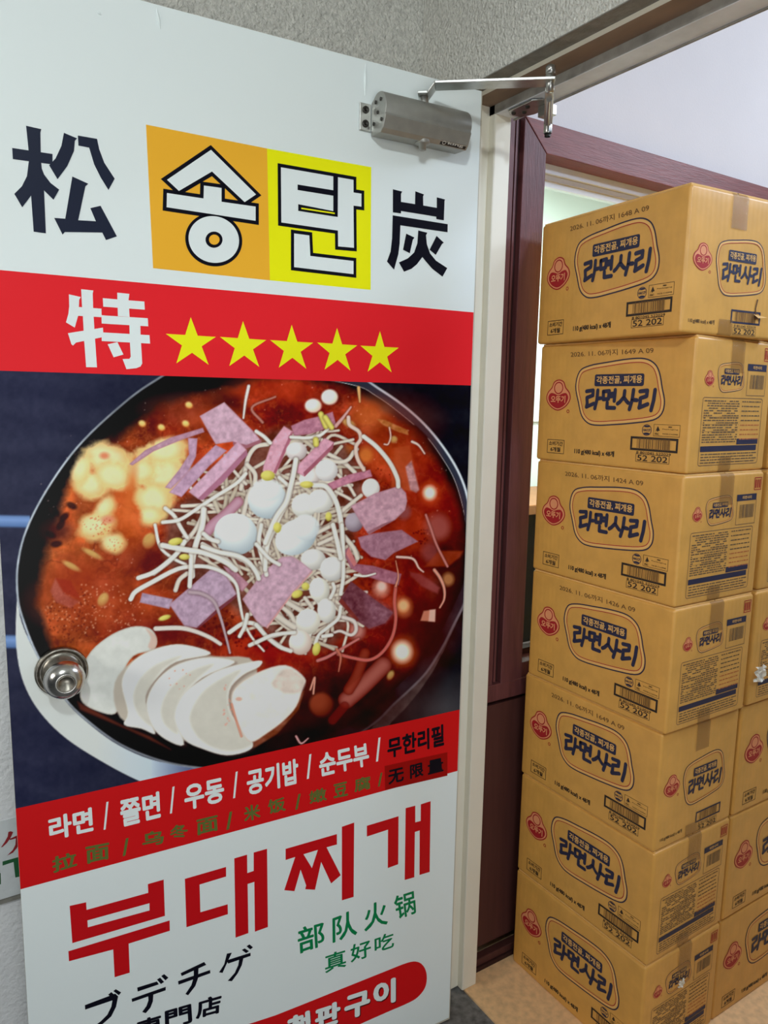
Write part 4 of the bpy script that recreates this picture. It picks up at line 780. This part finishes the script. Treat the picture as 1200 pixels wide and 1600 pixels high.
# front: the long side (faces -x), u from the far end to the near corner; end: the short side (faces -y)
FR = lambda u, v, layer: (-BD_/2-lump(u/BW_, v/BH_)-0.0006-0.00022*layer, BW_/2-u, v)
EN = lambda u, v, layer: (u-BD_/2, -BW_/2-lump(u/BD_, v/BH_)-0.0006-0.00022*layer, v)
def carton_mesh():
    """rounded, slightly bulging box"""
    q = MB(); r = 0.006; dims = (BD_, BW_, BH_)
    def ticks(L_):
        return [0, r*.3, r*.7, r]+[r+(L_-2*r)*k/14 for k in range(1, 14)]+[L_-r, L_-r*.7, L_-r*.3, L_]
    for ax in range(3):
        i, j = [(1, 2), (0, 2), (0, 1)][ax]
        for sgn in (0, 1):
            ti, tj = ticks(dims[i]), ticks(dims[j]); vs = []
            for a in ti:
                for b in tj:
                    p = np.zeros(3); p[i] = a; p[j] = b; p[ax] = dims[ax]*sgn
                    inn = np.clip(p, r, np.array(dims)-r); d = p-inn; d = d/np.linalg.norm(d); p = inn+d*r
                    if ax < 2: p[ax] += (1 if sgn else -1)*lump(a/dims[i], b/dims[j])
                    vs.append((p[0]-BD_/2, p[1]-BW_/2, p[2]))
            n2 = len(tj); fs = []
            for a in range(len(ti)-1):
                for b in range(n2-1):
                    f = (a*n2+b, (a+1)*n2+b, (a+1)*n2+b+1, a*n2+b+1); fs.append(f if (sgn ^ (ax == 1)) else f[::-1])
            q.add(vs, fs, M_card, True)
    return q
def logo(q, PL, cu, cv_, s):
    """two-lobed red emblem with the maker's name; s = width"""
    blob = smooth([(cu+s*a, cv_+s*b) for a, b in ((0, .50), (.20, .43), (.29, .26), (.44, .12), (.50, -.05), (.43, -.22), (.25, -.37), (0, -.45), (-.25, -.37), (-.43, -.22), (-.50, -.05), (-.44, .12), (-.29, .26), (-.20, .43))], 4)
    fill(q, blob, PL, 0, K_red); fill(q, offset(blob, -s*.035), PL, 1, K_pink)
    fill(q, smooth([(cu+s*a, cv_+s*b) for a, b in ((0, .02), (.18, .075), (.32, .08), (.41, -.04), (.35, -.20), (.2, -.32), (0, -.38), (-.2, -.32), (-.35, -.20), (-.41, -.04), (-.32, .08), (-.18, .075))], 4), PL, 2, K_red)
    outline(q, ell(cu, cv_+s*.24, s*.17, s*.17, 28), s*.035, PL, 2, K_red)
    text(q, '오뚜기', rect_quad(cu-s*.30, cv_-s*.21, cu+s*.30, cv_+.01*s), PL, 3, K_pink, 0.035)
    outline(q, ell(cu+s*.42, cv_-s*.46, s*.045, s*.045, 14), s*.02, PL, 0, K_red)
def barcode(q, PL, u0, v0, u1, v1, seed, m):
    r = random.Random(seed); u = u0
    while u < u1:
        w_ = r.choice((.0009, .0009, .0016, .0024))*(u1-u0)/.077; fill(q, rect_quad(u, v0, min(u+w_, u1), v1), PL, 1, m); u += w_+r.choice((.0010, .0014, .0022))*(u1-u0)/.077
OVAL = [(.1089, .1647), (.1173, .1960), (.1440, .2075), (.190, .2132), (.2418, .2181), (.2800, .2175), (.3040, .2070), (.3166, .1888), (.3248, .1608), (.332, .1355), (.3284, .1130), (.3094, .0990), (.2587, .0910), (.210, .0862), (.1757, .0838), (.1500, .0868), (.1301, .1023), (.1190, .1306)]
def name_block(q, PL, fu, fv, k, red2=True):
    """framed product name: fu, fv = offset of the block, k = scale"""
    T = lambda pts: [(fu+(a-.1089)*k[0], fv+(b-.0838)*k[1]) for a, b in pts]
    ov = smooth(T(OVAL), 4); s = k[0]
    outline(q, ov, .0025*s, PL, 0, K_navy); mid = offset(ov, -.0055*s)
    outline(q, mid, .0070*s, PL, 0, K_pale); outline(q, offset(ov, -.0078*s), .0017*s, PL, 1, K_red)
    lb = [(.161, .1645), (.2825, .1672), (.2822, .1890), (.160, .1887)]
    a = np.array(T(lb)); fill(q, rrect(a[:, 0].min(), a[:, 1].min(), a[:, 0].max(), a[:, 1].max(), .004*s), PL, 1, K_navy)
    text(q, '각종전골, 찌개용', T([(.1655, .1685), (.2785, .1700), (.2782, .1858), (.1650, .1852)]), PL, 2, K_pale, 0.02)
    # brush-like product name
    B = lambda pts: T([(.1365+x*.1755, .1165+y*.0405) for x, y in pts])
    def br(pts, wd):
        p = B(pts); 
        for i in range(len(p)-1):
            a_, b_ = np.array(p[i]), np.array(p[i+1]); d = b_-a_; d = d/np.linalg.norm(d); n_ = np.array([-d[1], d[0]])*wd*s/2
            fill(q, [tuple(a_-n_), tuple(b_-n_), tuple(b_+n_), tuple(a_+n_)], PL, 1, K_navy)
        for c_ in p: fill(q, ell(c_[0], c_[1], wd*s/2, wd*s/2, 14), PL, 1, K_navy)
    W1 = .0082
    br([(.02, .93), (.12, .98), (.12, .72), (.03, .60), (.04, .30), (.03, .12), (.14, .30)], W1); br([(.19, .98), (.185, .5), (.16, .05)], W1); br([(.185, .55), (.24, .58)], W1)
    br([(.275, .92), (.36, .95), (.355, .55), (.28, .52), (.275, .92)], W1); br([(.445, 1.0), (.44, .45)], W1); br([(.37, .82), (.43, .84)], W1*.8); br([(.37, .65), (.43, .67)], W1*.8); br([(.34, .36), (.34, .10), (.45, .10)], W1)
    br([(.58, .95), (.575, .65), (.52, .40), (.49, .32)], W1); br([(.575, .62), (.62, .42), (.64, .36)], W1); br([(.70, 1.0), (.69, .5), (.66, .05)], W1); br([(.69, .52), (.755, .50)], W1)
    br([(.79, .93), (.885, .97), (.88, .70), (.80, .60), (.80, .30), (.79, .14), (.90, .32)], W1); br([(.985, 1.0), (.975, .5), (.95, .03)], W1)
def front_print():
    q = MB(); logo(q, FR, .0605, .1440, .072); name_block(q, FR, .1089, .0838, (1, 1))
    outline(q, ell(.2965, .0790, .0105, .0105, 28), .0012, FR, 0, K_navy)
    text(q, 'HACCP', rect_quad(.2880, .0765, .3050, .0815), FR, 0, K_navy, 0.03)
    fill(q, ell(.2965, .0720, .0070, .0022, 16), FR, 0, K_navy); fill(q, ell(.2965, .0862, .0066, .0018, 16), FR, 0, K_navy)
    outline(q, rect_quad(.3125, .0685, .3700, .0908), .0007, FR, 0, K_black)
    text(q, 'FSC', rect_quad(.3160, .0705, .3250, .0745), FR, 0, K_black, 0.02)
    fill(q, [(.3165, .0765), (.3215, .0880), (.3265, .0790), (.3232, .0790), (.3220, .0770), (.3205, .0770), (.3198, .0800)], FR, 0, K_black)
    text(q, 'MIX', rect_quad(.3450, .0852, .3530, .0880), FR, 0, K_black, 0.03)
    text(q, 'Packaging', rect_quad(.3320, .0808, .3660, .0834), FR, 0, K_black, 0.0); text(q, 'FSC® C163998', rect_quad(.3330, .0718, .3660, .0745), FR, 0, K_black, 0.0)
    outline(q, offset(rect_quad(.2600, .0380, .3684, .0654), -.0022), .0044, FR, 0, K_black); barcode(q, FR, .2760, .0410, .3535, .0630, 3, K_brown)
    text(q, '8 801045 522029', rect_quad(.2755, .0316, .3545, .0366), FR, 0, K_black, 0.01)
    outline(q, rect_quad(.2750, .0160, .3515, .0312), .0008, FR, 0, K_black); text(q, '52 202', rect_quad(.2785, .0178, .3480, .0295), FR, 0, K_black, 0.012)
    outline(q, rect_quad(.0352, .0176, .0845, .0470), .0012, FR, 0, K_black)
    text(q, '소비기간', rect_quad(.0395, .0342, .0805, .0440), FR, 0, K_black, 0.02); text(q, '6개월', rect_quad(.0450, .0208, .0745, .0312), FR, 0, K_black, 0.02)
    text(q, '110 g(480 kcal) x 48개', rect_quad(.1150, .0182, .2215, .0326), FR, 0, K_black, 0.035)
    return q
def end_table_print():
    q = MB(); logo(q, EN, .0470, .1790, .031); name_block(q, EN, .0725, .1545, (.405, .43))
    outline(q, rect_quad(.1735, .1500, .2395, .1985), .0008, EN, 0, K_navy); fill(q, rect_quad(.1715, .1982, .2390, .2114), EN, 0, K_navy); barcode(q, EN, .1835, .1630, .2335, .1905, 5, K_grey)
    text(q, '라면사리', rect_quad(.1900, .2015, .2210, .2082), EN, 1, K_pale, 0.02)
    outline(q, rect_quad(.2285, .2190, .2520, .2436), .0016, EN, 0, K_red)
    for k in range(3): fill(q, rect_quad(.2312+k*.0068, .2225, .2352+k*.0068, .2400), EN, 0, K_red)
    outline(q, rrect(.0310, .0150, .2350, .1440, .005), .0009, EN, 0, K_navy)
    r = random.Random(9)
    for row in range(18):
        v = .1400-row*.0046; u = .037
        if row in (7, 10, 13): fill(q, rect_quad(.034, v-.0006, .155, v-.0002), EN, 0, K_grey)
        while u < .150:
            l = r.uniform(.003, .014)
            if r.random() < .86 and not (row in (1, 2, 3) and u < .046): fill(q, rect_quad(u, v-.0032, min(u+l, .153), v-.0010), EN, 0, K_grey)
            u += l+r.uniform(.0012, .003)
        u = .162
        while u < .226 and row % 2 == 0:
            l = r.uniform(.003, .012); fill(q, rect_quad(u, v-.0034, min(u+l, .229), v-.0012), EN, 0, K_orange if row > 8 else K_grey); u += l+r.uniform(.0014, .003)
    fill(q, rect_quad(.1540, .0538, .2300, .0652), EN, 0, K_navy); fill(q, rect_quad(.0348, .0412, .2262, .0520), EN, 0, K_navy)
    for row in range(4):
        v = .0385-row*.0054; u = .038
        while u < .215:
            l = r.uniform(.004, .018); fill(q, rect_quad(u, v-.0034, u+l, v-.0012), EN, 0, K_grey); u += l+r.uniform(.0014, .003)
    fill(q, rect_quad(.034, .0205, .228, .0209), EN, 0, K_grey)
    return q
def end_name_print():
    q = MB(); logo(q, EN, .0425, .1340, .051); name_block(q, EN, .0790, .0730, (.655, .78))
    text(q, '110 g(480 kcal) x 48개', rect_quad(.0170, .0170, .0880, .0270), EN, 0, K_black, 0.01)
    outline(q, offset(rect_quad(.1330, .0250, .2200, .0500), -.0018), .0036, EN, 0, K_navy); barcode(q, EN, .1450, .0282, .2080, .0465, 3, K_brown); text(q, '8 801045 522029', rect_quad(.1450, .0185, .2090, .0228), EN, 0, K_black, 0.0)
    text(q, '52 202', rect_quad(.1450, .0060, .2070, .0160), EN, 0, K_black, 0.01); outline(q, rect_quad(.1420, .0045, .2100, .0172), .0006, EN, 0, K_black)
    return q
def tape_mesh():
    """parcel tape along the top seam and down the end"""
    q = MB(); a, b = .112, .156; r = .006
    def strip(pts):
        vs = []
        for y, z in pts: vs += [(a-BD_/2, y, z), ((a+b)/2-BD_/2, y, z), (b-BD_/2, y, z)]
        q.add(vs, [(3*i+k, 3*i+k+1, 3*i+k+4, 3*i+k+3) for i in range(len(pts)-1) for k in (0, 1)], M_tape, True)
    bu = lambda z: -BW_/2-lump(.5, z/BH_)-.0016
    strip([(bu(BH_-.062), BH_-.062), (bu(BH_-.035), BH_-.035), (bu(BH_-r), BH_-r), (-BW_/2+.001, BH_-.001), (-BW_/2+r, BH_+.0030), (0, BH_+.0030), (BW_/2-r, BH_+.0030)])
    return q
def tape_low_mesh():
    q = MB(); vs = []; bu = lambda z: -BW_/2-lump(.45, z/BH_)-.0016
    for z in (.030, .018, .006, .001): vs += [(x-BD_/2, bu(z) if z > .004 else -BW_/2+.002, z) for x in (.099, .119, .139)]
    q.add(vs, [(3*i+k, 3*i+k+1, 3*i+k+4, 3*i+k+3) for i in range(3) for k in (0, 1)], M_tape, True); return q
def flap_mesh(sgn):
    q = MB(); x0, x1 = (-BD_/2+.004, -.0012) if sgn < 0 else (.0012, BD_/2-.004)
    q.box((x0, -BW_/2+.004, BH_-.0036), (x1, BW_/2-.004, BH_+.0028), M_cardedge); return q
def carton_thing(end='table'):
    t = empty('cardboard_carton', (0, 0, 0))
    carton_mesh().build('carton', t); front_print().build('front_print', t)
    (end_table_print() if end == 'table' else end_name_print()).build('end_print', t)
    for s_ in (-1, 1): flap_mesh(s_).build('flap', t, bevel=0.0008)
    tape_mesh().build('tape', t); tape_low_mesh().build('tape', t)
    return t
proto = {'table': carton_thing('table'), 'name': carton_thing('name')}; used = set()
def put(kind, x, y, z, rz):
    src = proto[kind]
    if kind not in used: used.add(kind); t = src
    else:
        t = src.copy(); C.objects.link(t)
        for ch in list(src.children):
            if ch.name.startswith('date_stamp') or ch.name.startswith('tear'): continue
            c_ = ch.copy(); C.objects.link(c_); c_.parent = t
    t.location = (x, y, z); t.rotation_euler = (0, 0, rz)
    return t
main = [  # near corner x, y, turn, end face, stamp, label
    (0.2124, -0.3227, -3.66, 'name', '2026. 11. 06까지 1648 A 09', 'topmost brown noodle carton of the front stack, torn by its barcode'),
    (0.2575, -0.3266, 1.40, 'table', '2026. 11. 06까지 1649 A 09', 'brown noodle carton directly under the topmost one, shiny tape on its end'),
    (0.2508, -0.3273, -0.31, 'table', '2026. 11. 06까지 1424 A 09', 'noodle carton stamped 1424, third from the top of the front stack'),
    (0.2504, -0.3300, -0.25, 'table', '2026. 11. 06까지 1426 A 09', 'noodle carton stamped 1426, in the middle of the front stack'),
    (0.2545, -0.3208, 0.02, 'name', '2026. 11. 06까지 1649 A 09', 'noodle carton with large logo on its end, third from the floor in the front stack'),
    (0.2580, -0.3221, 0.29, 'table', None, 'noodle carton resting on the lowest one of the front stack'),
    (0.2565, -0.3223, 0.15, 'table', None, 'lowest noodle carton of the front stack, standing on the tan floor')]
for k, (x, y, a, kind, stamp, label) in enumerate(main):
    r = math.radians(a); ux, uy = -math.sin(r), math.cos(r); vx, vy = math.cos(r), math.sin(r)
    t = put(kind, x+ux*BW_/2+vx*BD_/2, y+uy*BW_/2+vy*BD_/2, (6-k)*PITCH, r); tag(t, label, 'cardboard box', 'noodle cartons in the front stack')
    if stamp:
        q = MB(); text(q, stamp, [(.0900, .2268), (.3000, .2268), (.2985, .2390), (.0889, .2390)], FR, 0, K_brown, 0.004); q.build('date_stamp', t)
    if k == 0:
        q = MB(); fill(q, [(.205, .0735), (.2085, .0730), (.2045, .0560), (.2065, .0440), (.2180, .0400), (.2190, .0385), (.2020, .0360), (.1990, .0400), (.2030, .0445), (.2010, .0560)], EN, 2, mat('torn_board', (96, 62, 30), 0.8))
        q.add([EN(.199, .045, 2), EN(.214, .044, 2), (.2250-BD_/2, -BW_/2-.012, .0395), (.204-BD_/2, -BW_/2-.008, .0375)], [(0, 1, 2, 3)], M_cardedge); q.build('tear', t)
back = [('name', 1, 0.690, -0.195, 0, 'noodle carton showing as a sliver behind the topmost carton of the front stack'), ('table', 0, 0.665, -0.13, 0, 'noodle carton of the second stack, level with the second carton of the front stack'),
        ('table', 0, 0.6625, -0.130, 0.2, 'noodle carton of the second stack at the right edge, level with the carton stamped 1424'), ('table', 0, 0.6600, -0.1345, -0.6, 'noodle carton of the second stack with a crumpled white tape scrap on it'),
        ('name', 1, 0.7180, -0.192, 0.0, 'noodle carton of the second stack beside the front carton with the large end logo'), ('name', 1, 0.7190, -0.190, 0.3, 'noodle carton of the second stack, on top of its lowest carton'), ('name', 1, 0.7190, -0.189, -0.2, 'lowest noodle carton of the second stack, at the right edge on the floor')]
for k, (kind, turned, x, y, a, label) in enumerate(back):
    t = put(kind, x, y, (6-k)*PITCH, math.radians(a)+(math.pi/2 if turned else 0)); tag(t, label, 'cardboard box', 'noodle cartons in the second stack')
q = MB(); r = random.Random(4); n = 7; vs = []
for i in range(n):
    for j in range(n): vs.append((-.017+.034*i/(n-1)+r.uniform(-.002, .002), -.003-r.uniform(0, .010), .034*j/(n-1)+r.uniform(-.002, .002)))
q.add(vs, [(i*n+j, (i+1)*n+j, (i+1)*n+j+1, i*n+j+1) for i in range(n-1) for j in range(n-1)], M_tape2)
ts = q.build('tape_scrap', loc=(0.545, -0.3345, 0.835)); tag(ts, 'crumpled white scrap of tape stuck on a carton of the second stack', 'tape')
q = MB(); q.add([(a*.5, b_*.6-.001, c_*.5) for a, b_, c_ in vs], [(i*n+j, (i+1)*n+j, (i+1)*n+j+1, i*n+j+1) for i in range(n-1) for j in range(n-1)], M_tape2)
ts = q.build('tape_scrap', loc=(0.375, -0.3245, 0.165)); tag(ts, 'small white scrap of tape on the end of the lowest front carton', 'tape')
